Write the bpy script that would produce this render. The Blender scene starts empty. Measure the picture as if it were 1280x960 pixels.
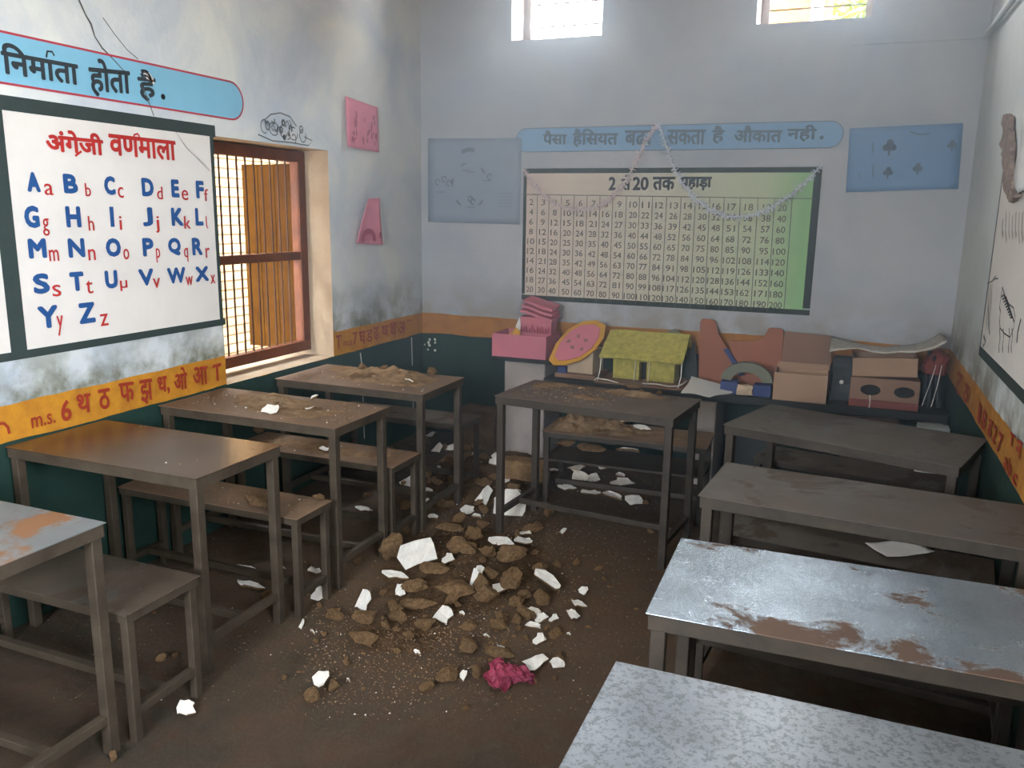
import bpy, bmesh, math, random
from mathutils import Vector, Matrix, noise
random.seed(7)
SC = bpy.context.scene
COL = SC.collection

# ------------------------------------------------------------------ camera
FPX = 1028.35
CAM = Vector((3.0, 0.0, 1.68))
YAW, PITCH, ROLL = -0.3837, -0.20487, 0.01553
fw = Vector((math.sin(YAW)*math.cos(PITCH), math.cos(YAW)*math.cos(PITCH), math.sin(PITCH)))
rt = Vector((math.cos(YAW), -math.sin(YAW), 0)); up = rt.cross(fw)
rt, up = rt*math.cos(ROLL)+up*math.sin(ROLL), -rt*math.sin(ROLL)+up*math.cos(ROLL)
cam = bpy.data.cameras.new('camera'); co = bpy.data.objects.new('camera', cam); COL.objects.link(co)
co.matrix_world = Matrix(((rt.x, up.x, -fw.x, CAM.x), (rt.y, up.y, -fw.y, CAM.y), (rt.z, up.z, -fw.z, CAM.z), (0, 0, 0, 1)))
cam.lens = FPX/1280*36; cam.sensor_width = 36; cam.clip_start = .02; cam.clip_end = 200
SC.camera = co

# ------------------------------------------------------------------ light
SKY = 26.0
SUN = 8.0
HAZE = 0.30
SC.view_settings.view_transform = 'Standard'; SC.view_settings.look = 'None'
SC.view_settings.gamma = 1; SC.view_settings.use_curve_mapping = False
SC.view_settings.exposure = 1.42
w = bpy.data.worlds.new('sky'); SC.world = w; w.use_nodes = True
bg = w.node_tree.nodes['Background']; bg.inputs[0].default_value = (.86, .93, 1.0, 1); bg.inputs[1].default_value = SKY
sl = bpy.data.lights.new('sun', 'SUN'); sl.energy = SUN; sl.angle = .01; sl.color = (1, .93, .8)
so = bpy.data.objects.new('sun', sl); COL.objects.link(so)
so.rotation_euler = (-Vector((.62, -.25, .95))).to_track_quat('-Z', 'Y').to_euler()

def portal(loc, aim, sx, sy):
    l = bpy.data.lights.new('daylight_portal', 'AREA'); l.shape = 'RECTANGLE'; l.size = sx; l.size_y = sy
    l.cycles.is_portal = True
    o = bpy.data.objects.new('daylight_portal', l); COL.objects.link(o); o.location = loc
    o.rotation_euler = Vector(aim).to_track_quat('-Z', 'Z' if abs(aim[2]) < .5 else 'Y').to_euler()

# room dimensions
W, D, H, TH, Y0 = 3.61, 5.57, 3.55, 0.40, -1.6
portal((1.03, D+TH+.01, 3.18), (0, -1, 0), .66, .7)
portal((2.66, D+TH+.01, 3.18), (0, -1, 0), .66, .7)
portal((-TH-.01, 3.885, 1.4), (1, 0, 0), 1.0, 1.3)
portal((1.9, Y0-.21, 1.9), (0, 1, 0), 1.2, 1.0)
portal((W+TH+.01, .0, 1.95), (-1, 0, 0), 1.2, 1.1)  # portal for the opening added in the right wall

# ------------------------------------------------------------------ pixel helpers (points on real planes)
def ray(px, py): return (px-640)/FPX*rt - (py-480)/FPX*up + fw
def onx(px, py, x): d = ray(px, py); return CAM + d*((x-CAM.x)/d.x)
def ony(px, py, y): d = ray(px, py); return CAM + d*((y-CAM.y)/d.y)
def onz(px, py, z=0.0): d = ray(px, py); return CAM + d*((z-CAM.z)/d.z)
def uv(wall, px, py):
    if wall == 'L': p = onx(px, py, 0); return p.y, p.z
    if wall == 'B': p = ony(px, py, D); return p.x, p.z
    p = onx(px, py, W); return -p.y, p.z
def wp(wall, u, v, off):
    if wall == 'L': return Vector((off, u, v))
    if wall == 'B': return Vector((u, D-off, v))
    return Vector((W-off, -u, v))

# ------------------------------------------------------------------ materials
def nt(name):
    m = bpy.data.materials.new(name); m.use_nodes = True
    t = m.node_tree; b = t.nodes['Principled BSDF']
    return m, t, b
def nd(t, typ, **k):
    n = t.nodes.new(typ)
    for a, v in k.items():
        if a.startswith('i_'): n.inputs[int(a[2:])].default_value = v
        else: setattr(n, a, v)
    return n
def rgba(c): return (c[0], c[1], c[2], 1)
def srgb(r, g, b):
    f = lambda v: (v/255/12.92 if v/255 <= .04045 else ((v/255+.055)/1.055)**2.4)
    return (f(r), f(g), f(b))
def noise_n(t, scale, detail=4, rough=.6, vec=None, dist=0):
    n = nd(t, 'ShaderNodeTexNoise'); n.inputs['Scale'].default_value = scale; n.inputs['Detail'].default_value = detail
    n.inputs['Roughness'].default_value = rough; n.inputs['Distortion'].default_value = dist
    if vec is None:
        tc = t.nodes.get('TC') or nd(t, 'ShaderNodeTexCoord', name='TC'); vec = tc.outputs['Object']
    t.links.new(vec, n.inputs['Vector']); return n
def ramp(t, src, stops):
    r = nd(t, 'ShaderNodeValToRGB'); e = r.color_ramp.elements
    while len(e) < len(stops): e.new(.5)
    for i, (p, c) in enumerate(stops):
        e[i].position = p; e[i].color = rgba(c) if not isinstance(c, (int, float)) else (c, c, c, 1)
    t.links.new(src, r.inputs[0]); return r
def mix(t, fac, a, b, mode='MIX'):
    m = nd(t, 'ShaderNodeMix', data_type='RGBA', blend_type=mode)
    for sock, v in ((m.inputs[0], fac), (m.inputs[6], a), (m.inputs[7], b)):
        if hasattr(v, 'links') or hasattr(v, 'is_linked'): t.links.new(v, sock)
        elif isinstance(v, (int, float)): sock.default_value = v
        else: sock.default_value = rgba(v)
    return m.outputs[2]
def bump(t, b, src, strength=.3, dist=.01):
    n = nd(t, 'ShaderNodeBump'); n.inputs['Strength'].default_value = strength; n.inputs['Distance'].default_value = dist
    t.links.new(src, n.inputs['Height']); t.links.new(n.outputs[0], b.inputs['Normal'])
def mat(name, c1, c2=None, scale=6, rough=.75, metal=0, bmp=.0, bscale=None, lo=.35, hi=.7, spec=.3, bdist=.01):
    m, t, b = nt(name)
    b.inputs['Roughness'].default_value = rough; b.inputs['Metallic'].default_value = metal
    b.inputs['Specular IOR Level'].default_value = spec
    n = noise_n(t, scale, 6, .65)
    c2 = c2 or tuple(v*.8 for v in c1)
    r = ramp(t, n.outputs[0], [(lo, c1), (hi, c2)]); t.links.new(r.outputs[0], b.inputs['Base Color'])
    if bmp:
        n2 = noise_n(t, bscale or scale*4, 6, .7); bump(t, b, n2.outputs[0], bmp, bdist)
    return m

def wall_mat(name, wash, stain, mould, band=((196, 138, 40), (160, 104, 36))):
    m, t, b = nt(name); b.inputs['Roughness'].default_value = .85; b.inputs['Specular IOR Level'].default_value = .2
    tc = nd(t, 'ShaderNodeTexCoord', name='TC'); sep = nd(t, 'ShaderNodeSeparateXYZ'); t.links.new(tc.outputs['Object'], sep.inputs[0])
    n1 = noise_n(t, 1.6, 6, .6, dist=.6); n2 = noise_n(t, 9, 6, .7); n3 = noise_n(t, 40, 4, .6)
    c = mix(t, ramp(t, n1.outputs[0], [(.38, 0.), (.66, 1.)]).outputs[0], wash, stain)
    c = mix(t, ramp(t, n2.outputs[0], [(.62, 0.), (.8, .35)]).outputs[0], c, tuple(v*.62 for v in wash))
    # damp mould stains low on the whitewash
    zl = nd(t, 'ShaderNodeMapRange'); zl.inputs[1].default_value = .93; zl.inputs[2].default_value = 1.25; zl.inputs[3].default_value = 1; zl.inputs[4].default_value = 0
    t.links.new(sep.outputs[2], zl.inputs[0])
    mu = nd(t, 'ShaderNodeMath', operation='MULTIPLY'); t.links.new(zl.outputs[0], mu.inputs[0])
    t.links.new(ramp(t, noise_n(t, 4.5, 5, .6).outputs[0], [(.36, 0.), (.58, .95)]).outputs[0], mu.inputs[1])
    c = mix(t, mu.outputs[0], c, mould)
    # painted band and dado, edges a little wavy
    ad = nd(t, 'ShaderNodeMath', operation='MULTIPLY_ADD'); ad.inputs[1].default_value = .03; t.links.new(noise_n(t, 3, 2).outputs[0], ad.inputs[0]); t.links.new(sep.outputs[2], ad.inputs[2])
    def below(z):
        k = nd(t, 'ShaderNodeMath', operation='LESS_THAN'); k.inputs[1].default_value = z; t.links.new(ad.outputs[0], k.inputs[0]); return k.outputs[0]
    yel = ramp(t, n2.outputs[0], [(.3, srgb(*band[0])), (.7, srgb(*band[1]))]).outputs[0]
    grn = ramp(t, n2.outputs[0], [(.3, srgb(26, 50, 44)), (.75, srgb(36, 58, 52))]).outputs[0]
    c = mix(t, below(.935), c, yel); c = mix(t, below(.78), c, grn)
    t.links.new(c, b.inputs['Base Color'])
    bm_ = mix(t, .35, n2.outputs[0], n3.outputs[0]); bump(t, b, bm_, .35, .012)
    return m

M = {}
M['wall_left'] = wall_mat('whitewash_left', srgb(210, 212, 208), srgb(176, 186, 198), srgb(104, 104, 82))
M['wall_back'] = wall_mat('whitewash_back', srgb(184, 190, 198), srgb(166, 175, 188), srgb(152, 150, 146), ((178, 124, 60), (150, 100, 50)))  # bluish light tints this wash; dim light and haze dull its band colour
M['wall_right'] = wall_mat('whitewash_right', srgb(200, 206, 206), srgb(186, 192, 192), srgb(120, 114, 98), ((180, 126, 52), (142, 94, 44)))  # same band paint, its colour dulled for the dimmer light here
M['ceil'] = mat('ceiling_plaster', srgb(205, 208, 210), srgb(180, 184, 188), 2, .9)
M['plaster'] = mat('pillar_plaster', srgb(166, 158, 154), srgb(140, 134, 130), 5, .9, bmp=.3)
M['slate'] = mat('slate_slab', srgb(41, 44, 44), srgb(30, 33, 33), 8, .7, bmp=.2)
M['wood'] = mat('brown_frame_wood', srgb(104, 58, 34), srgb(72, 38, 24), 7, .55, bmp=.15)
M['iron'] = mat('window_iron', srgb(74, 44, 34), srgb(50, 32, 28), 12, .5)
M['jamb'] = mat('jamb_plaster', srgb(166, 148, 126), srgb(146, 126, 104), 5, .9, bmp=.2)
M['steel'] = mat('dull_brown_steel', srgb(74, 65, 54), srgb(52, 44, 36), 9, .55, .1, bmp=.08)
M['darksteel'] = mat('dark_steel', srgb(66, 58, 50), srgb(46, 42, 38), 9, .55, .1, bmp=.08)
M['clod'] = mat('mud_mortar', srgb(150, 120, 88), srgb(102, 80, 57), 12, .95, bmp=.9, bscale=45, spec=.1, bdist=.02)
M['clod_dark'] = mat('dark_mud_mortar', srgb(104, 82, 60), srgb(70, 54, 40), 12, .95, bmp=.9, bscale=45, spec=.1, bdist=.02)
M['flake'] = mat('white_plaster', srgb(226, 222, 214), srgb(200, 196, 190), 6, .9, bmp=.2, spec=.15)
M['dust'] = mat('pale_mortar_dust', srgb(140, 116, 90), srgb(98, 78, 58), 14, .95, bmp=.8, bscale=60, spec=.1)

def floor_mat():
    m, t, b = nt('dirty_floor'); b.inputs['Specular IOR Level'].default_value = .25
    n1 = noise_n(t, 1.3, 6, .65, dist=.5); n2 = noise_n(t, 7, 7, .7); n3 = noise_n(t, 55, 5, .7)
    c = ramp(t, n1.outputs[0], [(.3, srgb(46, 37, 31)), (.48, srgb(66, 54, 43)), (.62, srgb(52, 48, 41)), (.75, srgb(72, 68, 58))]).outputs[0]
    c = mix(t, ramp(t, n2.outputs[0], [(.5, 0.), (.72, .8)]).outputs[0], c, srgb(74, 51, 37))
    c = mix(t, ramp(t, n3.outputs[0], [(.55, 0.), (.75, .6)]).outputs[0], c, srgb(88, 72, 56))
    vm = nd(t, 'ShaderNodeVectorMath', operation='DISTANCE'); vm.inputs[1].default_value = (1.45, 3.3, 0); t.links.new(t.nodes['TC'].outputs['Object'], vm.inputs[0])
    ds = nd(t, 'ShaderNodeMapRange'); ds.inputs[1].default_value = .5; ds.inputs[2].default_value = 1.5; ds.inputs[3].default_value = 1; ds.inputs[4].default_value = 0; t.links.new(vm.outputs['Value'], ds.inputs[0])
    dm = nd(t, 'ShaderNodeMath', operation='MULTIPLY'); t.links.new(ds.outputs[0], dm.inputs[0]); t.links.new(ramp(t, n2.outputs[0], [(.3, .25), (.6, .95)]).outputs[0], dm.inputs[1])
    c = mix(t, dm.outputs[0], c, srgb(92, 73, 55))
    t.links.new(c, b.inputs['Base Color'])
    r = ramp(t, n2.outputs[0], [(.35, .55), (.6, .9)]); t.links.new(r.outputs[0], b.inputs['Roughness'])
    bump(t, b, mix(t, .5, n2.outputs[0], n3.outputs[0]), .5, .015)
    return m
M['floor'] = floor_mat()

def top_mat(name, base, rust, amount, rough=.3, metal=.6, speck=0., patch=2.2, dust=None, wave=.12, dustamt=.5, sps=60):
    """worn sheet metal: base with rust patches, dark specks, and an optional layer of dust"""
    m, t, b = nt(name); b.inputs['Metallic'].default_value = metal
    n1 = noise_n(t, patch, 8, .68, dist=.4); n2 = noise_n(t, sps, 5, .7); n3 = noise_n(t, 5, 3)
    f = ramp(t, n1.outputs[0], [(amount, 0.), (amount+.05, 1.)]).outputs[0]
    c = mix(t, ramp(t, n3.outputs[0], [(.35, 0.), (.7, 1.)]).outputs[0], base, tuple(v*.72 for v in base))
    if speck: c = mix(t, ramp(t, n2.outputs[0], [(.48, 0.), (.6, speck)]).outputs[0], c, tuple(v*.35 for v in base))
    c = mix(t, f, c, rust)
    rr = mix(t, f, (rough,)*3, (.75,)*3)
    if dust:
        d = ramp(t, noise_n(t, 3.2, 6, .7).outputs[0], [(1-dustamt-.25, 0.), (1-dustamt+.2, .95)]).outputs[0]
        c = mix(t, d, c, dust); rr = mix(t, d, rr, (.8,)*3)
        mm = nd(t, 'ShaderNodeMath', operation='MULTIPLY'); mm.inputs[0].default_value = metal
        iv = nd(t, 'ShaderNodeMath', operation='SUBTRACT'); iv.inputs[0].default_value = 1; t.links.new(d, iv.inputs[1]); t.links.new(iv.outputs[0], mm.inputs[1]); t.links.new(mm.outputs[0], b.inputs['Metallic'])
    else:
        iv = nd(t, 'ShaderNodeMath', operation='MULTIPLY_ADD'); iv.inputs[1].default_value = -metal; iv.inputs[2].default_value = metal
        t.links.new(f, iv.inputs[0]); t.links.new(iv.outputs[0], b.inputs['Metallic'])
    t.links.new(c, b.inputs['Base Color']); t.links.new(rr, b.inputs['Roughness'])
    nw = noise_n(t, 2.6, 2, .5); bump(t, b, mix(t, .12, nw.outputs[0], n2.outputs[0]), wave, .03)
    return m
DUST = srgb(120, 94, 72)
M['top_L1'] = top_mat('grey_sheet_rusty', srgb(128, 132, 133), srgb(128, 86, 51), .47, .35, .5)
M['top_L2'] = top_mat('brown_sheet', srgb(104, 84, 66), srgb(80, 60, 44), .64, .27, .55, dust=DUST, dustamt=.08, wave=.08)
M['top_L3'] = top_mat('brown_sheet_dusty', srgb(84, 69, 56), srgb(80, 60, 44), .55, .4, .3, dust=DUST, dustamt=.55)
M['top_L4'] = top_mat('brown_sheet_very_dusty', srgb(84, 69, 56), srgb(80, 60, 44), .55, .5, .3, dust=srgb(108, 87, 70), dustamt=.7)
M['top_M'] = top_mat('brown_sheet_middle', srgb(80, 66, 57), srgb(70, 56, 47), .55, .5, .25, dust=srgb(89, 73, 61), dustamt=.4)
M['top_A'] = top_mat('grey_brown_sheet', srgb(74, 70, 64), srgb(66, 57, 50), .5, .45, .3, dust=srgb(80, 72, 63), dustamt=.5)
M['top_B'] = top_mat('dull_brown_sheet', srgb(72, 65, 60), srgb(64, 54, 48), .5, .42, .35, dust=srgb(83, 70, 61), dustamt=.45)
M['top_C'] = top_mat('galvanised_sheet_rusty', srgb(140, 152, 162), srgb(88, 67, 54), .55, .27, .75, .25, patch=3.6, wave=.32, sps=110)
M['top_D'] = top_mat('galvanised_sheet_speckled', srgb(134, 141, 148), srgb(86, 85, 84), .64, .36, .6, .7, sps=85)
M['seat'] = top_mat('worn_bench_sheet', srgb(74, 69, 61), srgb(66, 54, 44), .5, .4, .35, dust=srgb(79, 66, 53), dustamt=.4)
M['seat_dusty'] = top_mat('dusty_bench_sheet', srgb(79, 69, 57), srgb(69, 56, 44), .5, .5, .25, dust=DUST, dustamt=.65)

def flat(name, c, rough=.8, var=.88, scale=14):
    return mat(name, c, tuple(v*var for v in c), scale, rough)
M['board'] = flat('board_whitewash', srgb(216, 210, 204), .75, .9, 3)
M['border'] = flat('border_dark_green', srgb(50, 62, 60), .7)
M['blue'] = flat('letter_blue', srgb(34, 78, 134), .7)
M['red'] = flat('letter_red', srgb(176, 44, 40), .7)
M['maroon'] = flat('letter_maroon', srgb(150, 52, 32), .7)
M['ink'] = flat('letter_charcoal', srgb(48, 56, 62), .7)
M['inkback'] = flat('hazed_letter_slate', srgb(100, 116, 136), .7)  # lettering paled so its colour carries part of the haze veil
M['number'] = flat('hazed_number_paint', srgb(112, 108, 102), .7)  # number paint lightened, with some of the haze veil in the colour
M['skyblue'] = flat('banner_blue', srgb(126, 182, 208), .75, .9, 5)
M['backblue'] = flat('banner_pale_blue', srgb(134, 176, 212), .75, .93, 5)
M['pinkline'] = flat('banner_outline', srgb(176, 62, 76), .7)
M['greyline'] = flat('thin_grey_paint', srgb(104, 108, 110), .8)
M['crack'] = flat('crack_dark', srgb(92, 92, 90), .9)
M['posterblue'] = flat('blue_sheet', srgb(118, 156, 196), .6, .92, 4)
M['postergrey'] = flat('grey_blue_sheet', srgb(148, 164, 184), .6, .94, 4)
M['pink'] = flat('pink_card', srgb(192, 116, 132), .7, .92, 5)
M['pinkdeep'] = flat('deep_pink_card', srgb(158, 70, 92), .7, .85)
M['pinkposter'] = flat('pink_poster', srgb(222, 140, 160), .7, .85, 9)
M['yellowpaint'] = flat('yellow_fringe', srgb(200, 150, 56), .7, .8)
M['cream'] = flat('cream_card', srgb(196, 176, 150), .8, .8)
M['bluebox'] = flat('blue_card', srgb(58, 72, 120), .7, .8)
M['thatch'] = mat('yellow_thatch_paper', srgb(190, 182, 96), srgb(142, 136, 70), 26, .9, bmp=.5, bscale=50)
M['string'] = flat('white_string', srgb(222, 220, 214), .8)
M['redcard'] = flat('red_brown_card', srgb(158, 104, 84), .8, .9, 5)
M['tan'] = flat('tan_cardboard', srgb(162, 134, 112), .85, .9, 4)
M['tandark'] = flat('brown_cardboard', srgb(136, 108, 92), .85, .85, 4)
M['hole'] = flat('carton_inside', srgb(30, 30, 30), .95)
M['redstripe'] = flat('carton_red_print', srgb(122, 68, 62), .85)
M['paper'] = flat('white_paper', srgb(214, 214, 212), .7, .93, 6)
M['news'] = mat('newspaper', srgb(200, 194, 182), srgb(150, 144, 136), 30, .8)
M['dark'] = flat('dark_plastic', srgb(40, 46, 50), .5)
M['redbrown'] = flat('red_brown_cloth', srgb(130, 62, 56), .9)
M['tinsel'] = mat('pale_tinsel', srgb(214, 220, 230), srgb(180, 190, 208), 60, .5, .0)
M['tinselpink'] = mat('pinkish_tinsel', srgb(222, 206, 208), srgb(190, 178, 186), 60, .5, .0)
M['pinkcloth'] = mat('magenta_wrapper', srgb(146, 52, 76), srgb(92, 30, 50), 16, .55, bmp=.4)
M['greyfoam'] = flat('grey_green_foam', srgb(120, 124, 110), .9)
M['rag'] = mat('torn_brown_paper', srgb(150, 134, 126), srgb(112, 98, 92), 14, .95, bmp=.6)
M['shutter'] = mat('ochre_shutter', srgb(70, 44, 10), srgb(54, 32, 8), 10, .95, bmp=.1, spec=.03)
M['ground'] = mat('outside_ground', srgb(196, 172, 140), srgb(170, 146, 116), 2, .95)
M['leaf'] = mat('tree_leaf', srgb(140, 170, 60), srgb(90, 130, 40), 8, .6)
M['bark'] = mat('tree_bark', srgb(100, 80, 60), None, 9, .9)
M['housewall'] = mat('yellow_house_wall', srgb(150, 108, 40), srgb(130, 90, 36), 3, .9)
M['whitepaint'] = flat('white_house_pillar', srgb(226, 230, 232), .8)

def chart_mat():
    m, t, b = nt('chart_cream_to_green'); b.inputs['Roughness'].default_value = .75
    tc = nd(t, 'ShaderNodeTexCoord', name='TC'); s = nd(t, 'ShaderNodeSeparateXYZ'); t.links.new(tc.outputs['Object'], s.inputs[0])
    mr = nd(t, 'ShaderNodeMapRange'); mr.inputs[1].default_value = .8; mr.inputs[2].default_value = 2.8; t.links.new(s.outputs[0], mr.inputs[0])
    r = ramp(t, mr.outputs[0], [(0, srgb(214, 200, 190)), (.5, srgb(206, 204, 188)), (.84, srgb(190, 206, 174)), (.95, srgb(146, 194, 140))])
    t.links.new(r.outputs[0], b.inputs['Base Color']); return m
M['chart'] = chart_mat()

def brick_mat():
    m, t, b = nt('pale_bricks'); b.inputs['Roughness'].default_value = .95; b.inputs['Specular IOR Level'].default_value = .03
    tc = nd(t, 'ShaderNodeTexCoord'); mp = nd(t, 'ShaderNodeMapping'); mp.inputs['Rotation'].default_value = (0, 0, 0)
    s = nd(t, 'ShaderNodeSeparateXYZ'); c = nd(t, 'ShaderNodeCombineXYZ')
    t.links.new(tc.outputs['Object'], s.inputs[0]); t.links.new(s.outputs[1], c.inputs[0]); t.links.new(s.outputs[2], c.inputs[1])
    br = nd(t, 'ShaderNodeTexBrick'); br.inputs['Scale'].default_value = 1
    br.inputs['Color1'].default_value = rgba(srgb(112, 95, 70)); br.inputs['Color2'].default_value = rgba(srgb(98, 79, 56)); br.inputs['Mortar'].default_value = rgba(srgb(50, 38, 27))
    br.inputs['Brick Width'].default_value = .23; br.inputs['Row Height'].default_value = .085; br.inputs['Mortar Size'].default_value = .008
    t.links.new(c.outputs[0], br.inputs['Vector']); t.links.new(br.outputs[0], b.inputs['Base Color']); return m
M['brick'] = brick_mat()

# ------------------------------------------------------------------ mesh helpers
class MB:
    def __init__(s): s.v = []; s.f = []; s.m = []
    def add(s, vs, fs, mi=0):
        o = len(s.v); s.v += [tuple(v) for v in vs]; s.f += [tuple(i+o for i in f) for f in fs]; s.m += [mi]*len(fs); return s
    def box(s, lo, hi, mi=0, rot=None, piv=None):
        x0, y0, z0 = lo; x1, y1, z1 = hi
        vs = [Vector(p) for p in ((x0,y0,z0),(x1,y0,z0),(x1,y1,z0),(x0,y1,z0),(x0,y0,z1),(x1,y0,z1),(x1,y1,z1),(x0,y1,z1))]
        if rot is not None: piv = Vector(piv or ((x0+x1)/2, (y0+y1)/2, (z0+z1)/2)); vs = [rot @ (v-piv)+piv for v in vs]
        return s.add(vs, [(0,3,2,1),(4,5,6,7),(0,1,5,4),(1,2,6,5),(2,3,7,6),(3,0,4,7)], mi)
    def prism(s, pts, vec, mi=0, mi2=None):
        """closed outline (3-D points) swept along vec"""
        n = len(pts); vec = Vector(vec); a = [Vector(p) for p in pts]; b = [p+vec for p in a]
        s.add(a+b, [tuple(range(n))[::-1], tuple(range(n, 2*n))], mi)
        s.add(a+b, [(i, (i+1) % n, n+(i+1) % n, n+i) for i in range(n)], mi if mi2 is None else mi2); return s
    def tube(s, pts, r, n=8, mi=0, cap=True, rr=None):
        pts = [Vector(p) for p in pts]; rings = []
        for i, p in enumerate(pts):
            d = (pts[min(i+1, len(pts)-1)]-pts[max(i-1, 0)]).normalized()
            a = d.orthogonal().normalized() if abs(d.z) > .9 else d.cross(Vector((0, 0, 1))).normalized()
            b = d.cross(a); q = rr[i] if rr else r
            rings.append([p+(a*math.cos(2*math.pi*k/n)+b*math.sin(2*math.pi*k/n))*q for k in range(n)])
        vs = [v for g in rings for v in g]; fs = []
        for i in range(len(pts)-1):
            for k in range(n): fs.append((i*n+k, i*n+(k+1) % n, (i+1)*n+(k+1) % n, (i+1)*n+k))
        if cap: fs += [tuple(range(n))[::-1], tuple(range((len(pts)-1)*n, len(pts)*n))]
        return s.add(vs, fs, mi)
    def build(s, name, mats, parent=None, bevel=0, smooth=False, loc=None):
        me = bpy.data.meshes.new(name); off = Vector(loc) if loc is not None else Vector((0, 0, 0))
        me.from_pydata([tuple(Vector(v)-off) for v in s.v], [], s.f)
        for m in (mats if isinstance(mats, (list, tuple)) else [mats]): me.materials.append(m)
        me.polygons.foreach_set('material_index', s.m)
        if smooth: me.polygons.foreach_set('use_smooth', [True]*len(me.polygons))
        bm = bmesh.new(); bm.from_mesh(me); bmesh.ops.recalc_face_normals(bm, faces=bm.faces); bm.to_mesh(me); bm.free()
        o = bpy.data.objects.new(name, me); COL.objects.link(o); o.location = off
        if parent: o.parent = parent
        if bevel:
            b = o.modifiers.new('edge', 'BEVEL'); b.width = bevel; b.segments = 2; b.limit_method = 'ANGLE'
        return o
def tag(o, label, cat, group=None, kind=None):
    o['label'] = label; o['category'] = cat
    if group: o['group'] = group
    if kind: o['kind'] = kind
    return o
def empty(name, loc, label, cat, group=None, rz=0):
    o = bpy.data.objects.new(name, None); COL.objects.link(o); o.location = loc; o.rotation_euler = (0, 0, rz); o.empty_display_size = .1
    return tag(o, label, cat, group)
def struct(o): o['kind'] = 'structure'; return o

# ------------------------------------------------------------------ room shell
def wall_with_holes(mb, axis, a0, a1, z0, z1, t0, t1, holes):
    """axis 'x': wall runs along x, thickness in y (t0..t1); 'y': runs along y, thickness in x. holes = (a0,a1,z0,z1)"""
    As = sorted({a0, a1, *[h[0] for h in holes], *[h[1] for h in holes]}); Zs = sorted({z0, z1, *[h[2] for h in holes], *[h[3] for h in holes]})
    def hole(ia, iz):
        if ia < 0 or iz < 0 or ia >= len(As)-1 or iz >= len(Zs)-1: return True
        m, n = (As[ia]+As[ia+1])/2, (Zs[iz]+Zs[iz+1])/2
        return any(h[0] < m < h[1] and h[2] < n < h[3] for h in holes)
    P = (lambda a, t, z: (a, t, z)) if axis == 'x' else (lambda a, t, z: (t, a, z))
    for i in range(len(As)-1):
        for j in range(len(Zs)-1):
            if hole(i, j): continue
            A, B, C, E = As[i], As[i+1], Zs[j], Zs[j+1]
            mb.add([P(A,t0,C),P(B,t0,C),P(B,t0,E),P(A,t0,E)], [(0,1,2,3)]); mb.add([P(A,t1,C),P(B,t1,C),P(B,t1,E),P(A,t1,E)], [(3,2,1,0)])
            if hole(i-1, j): mb.add([P(A,t0,C),P(A,t1,C),P(A,t1,E),P(A,t0,E)], [(0,1,2,3)], 1)
            if hole(i+1, j): mb.add([P(B,t0,C),P(B,t1,C),P(B,t1,E),P(B,t0,E)], [(0,1,2,3)], 1)
            if hole(i, j-1): mb.add([P(A,t0,C),P(B,t0,C),P(B,t1,C),P(A,t1,C)], [(0,1,2,3)], 1)
            if hole(i, j+1): mb.add([P(A,t0,E),P(B,t0,E),P(B,t1,E),P(A,t1,E)], [(0,1,2,3)], 1)
WIN_L = (3.39, 4.38, .765, 2.035)
W1 = (.706, 1.35, 2.84, 3.5); W2 = (2.334, 2.991, 2.84, 3.5)
mb = MB(); wall_with_holes(mb, 'y', Y0-.2, D+TH, 0, H, -TH, 0, [WIN_L]); WL = struct(mb.build('wall_left', [M['wall_left'], M['jamb']]))
mb = MB(); wall_with_holes(mb, 'y', Y0-.2, D+TH, 0, H, W, W+TH, [(-.6, .6, 1.4, 2.5)]); WR = struct(mb.build('wall_right', [M['wall_right'], M['jamb']]))  # unseen opening near the camera, added to brighten the left wall
mb = MB(); wall_with_holes(mb, 'x', 0, W, 0, H, D, D+TH, [W1, W2]); WBK = struct(mb.build('wall_back', [M['wall_back'], M['plaster']]))
mb = MB(); wall_with_holes(mb, 'x', 0, W, 0, H, Y0-.2, Y0, [(1.3, 2.5, 1.4, 2.4)]); struct(mb.build('wall_front', [M['wall_left'], M['jamb']]))
mb = MB().box((-TH, Y0-.2, H), (W+TH, D+TH, H+.15)); struct(mb.build('ceiling', M['ceil']))
mb = MB().box((-TH, Y0-.2, -.12), (W+TH, D+TH, 0)); struct(mb.build('floor', M['floor']))
# string course seen as a thin ledge under the ceiling on the back and right walls
mb = MB().box((2.9, D-.012, 2.685), (W, D+.01, 2.70)); struct(mb.build('trim_1', M['wall_back']))

# side window: frame, rails, bars, shutter
win = struct(MB().box((-.235, 3.39, .80), (-.17, 4.38, .862)).box((-.235, 3.39, 1.965), (-.17, 4.38, 2.03)).box((-.235, 3.39, .862), (-.17, 3.455, 1.965))
             .box((-.235, 4.31, .862), (-.17, 4.38, 1.965)).box((-.23, 3.455, 1.375), (-.175, 4.31, 1.425)).build('window_1', M['wood'], bevel=.004))
for k in range(11):
    y = 3.455+.0715*(k+.5)+.02
    MB().tube([(-.205, y, .86), (-.205, y, 1.967)], .0055, 8).build('bar', M['iron'], win)
mb = MB()
for k in range(3): mb.box((-.25-.125*(k+1)+.003, 4.335, .80), (-.25-.125*k, 4.36, 1.955))
sh = mb.build('shutter', M['shutter'], win, bevel=.002)
MB().box((-.61, 4.36, .98), (-.26, 4.378, 1.06)).box((-.61, 4.36, 1.7), (-.26, 4.378, 1.78)).build('ledge', M['shutter'], sh)
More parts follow.
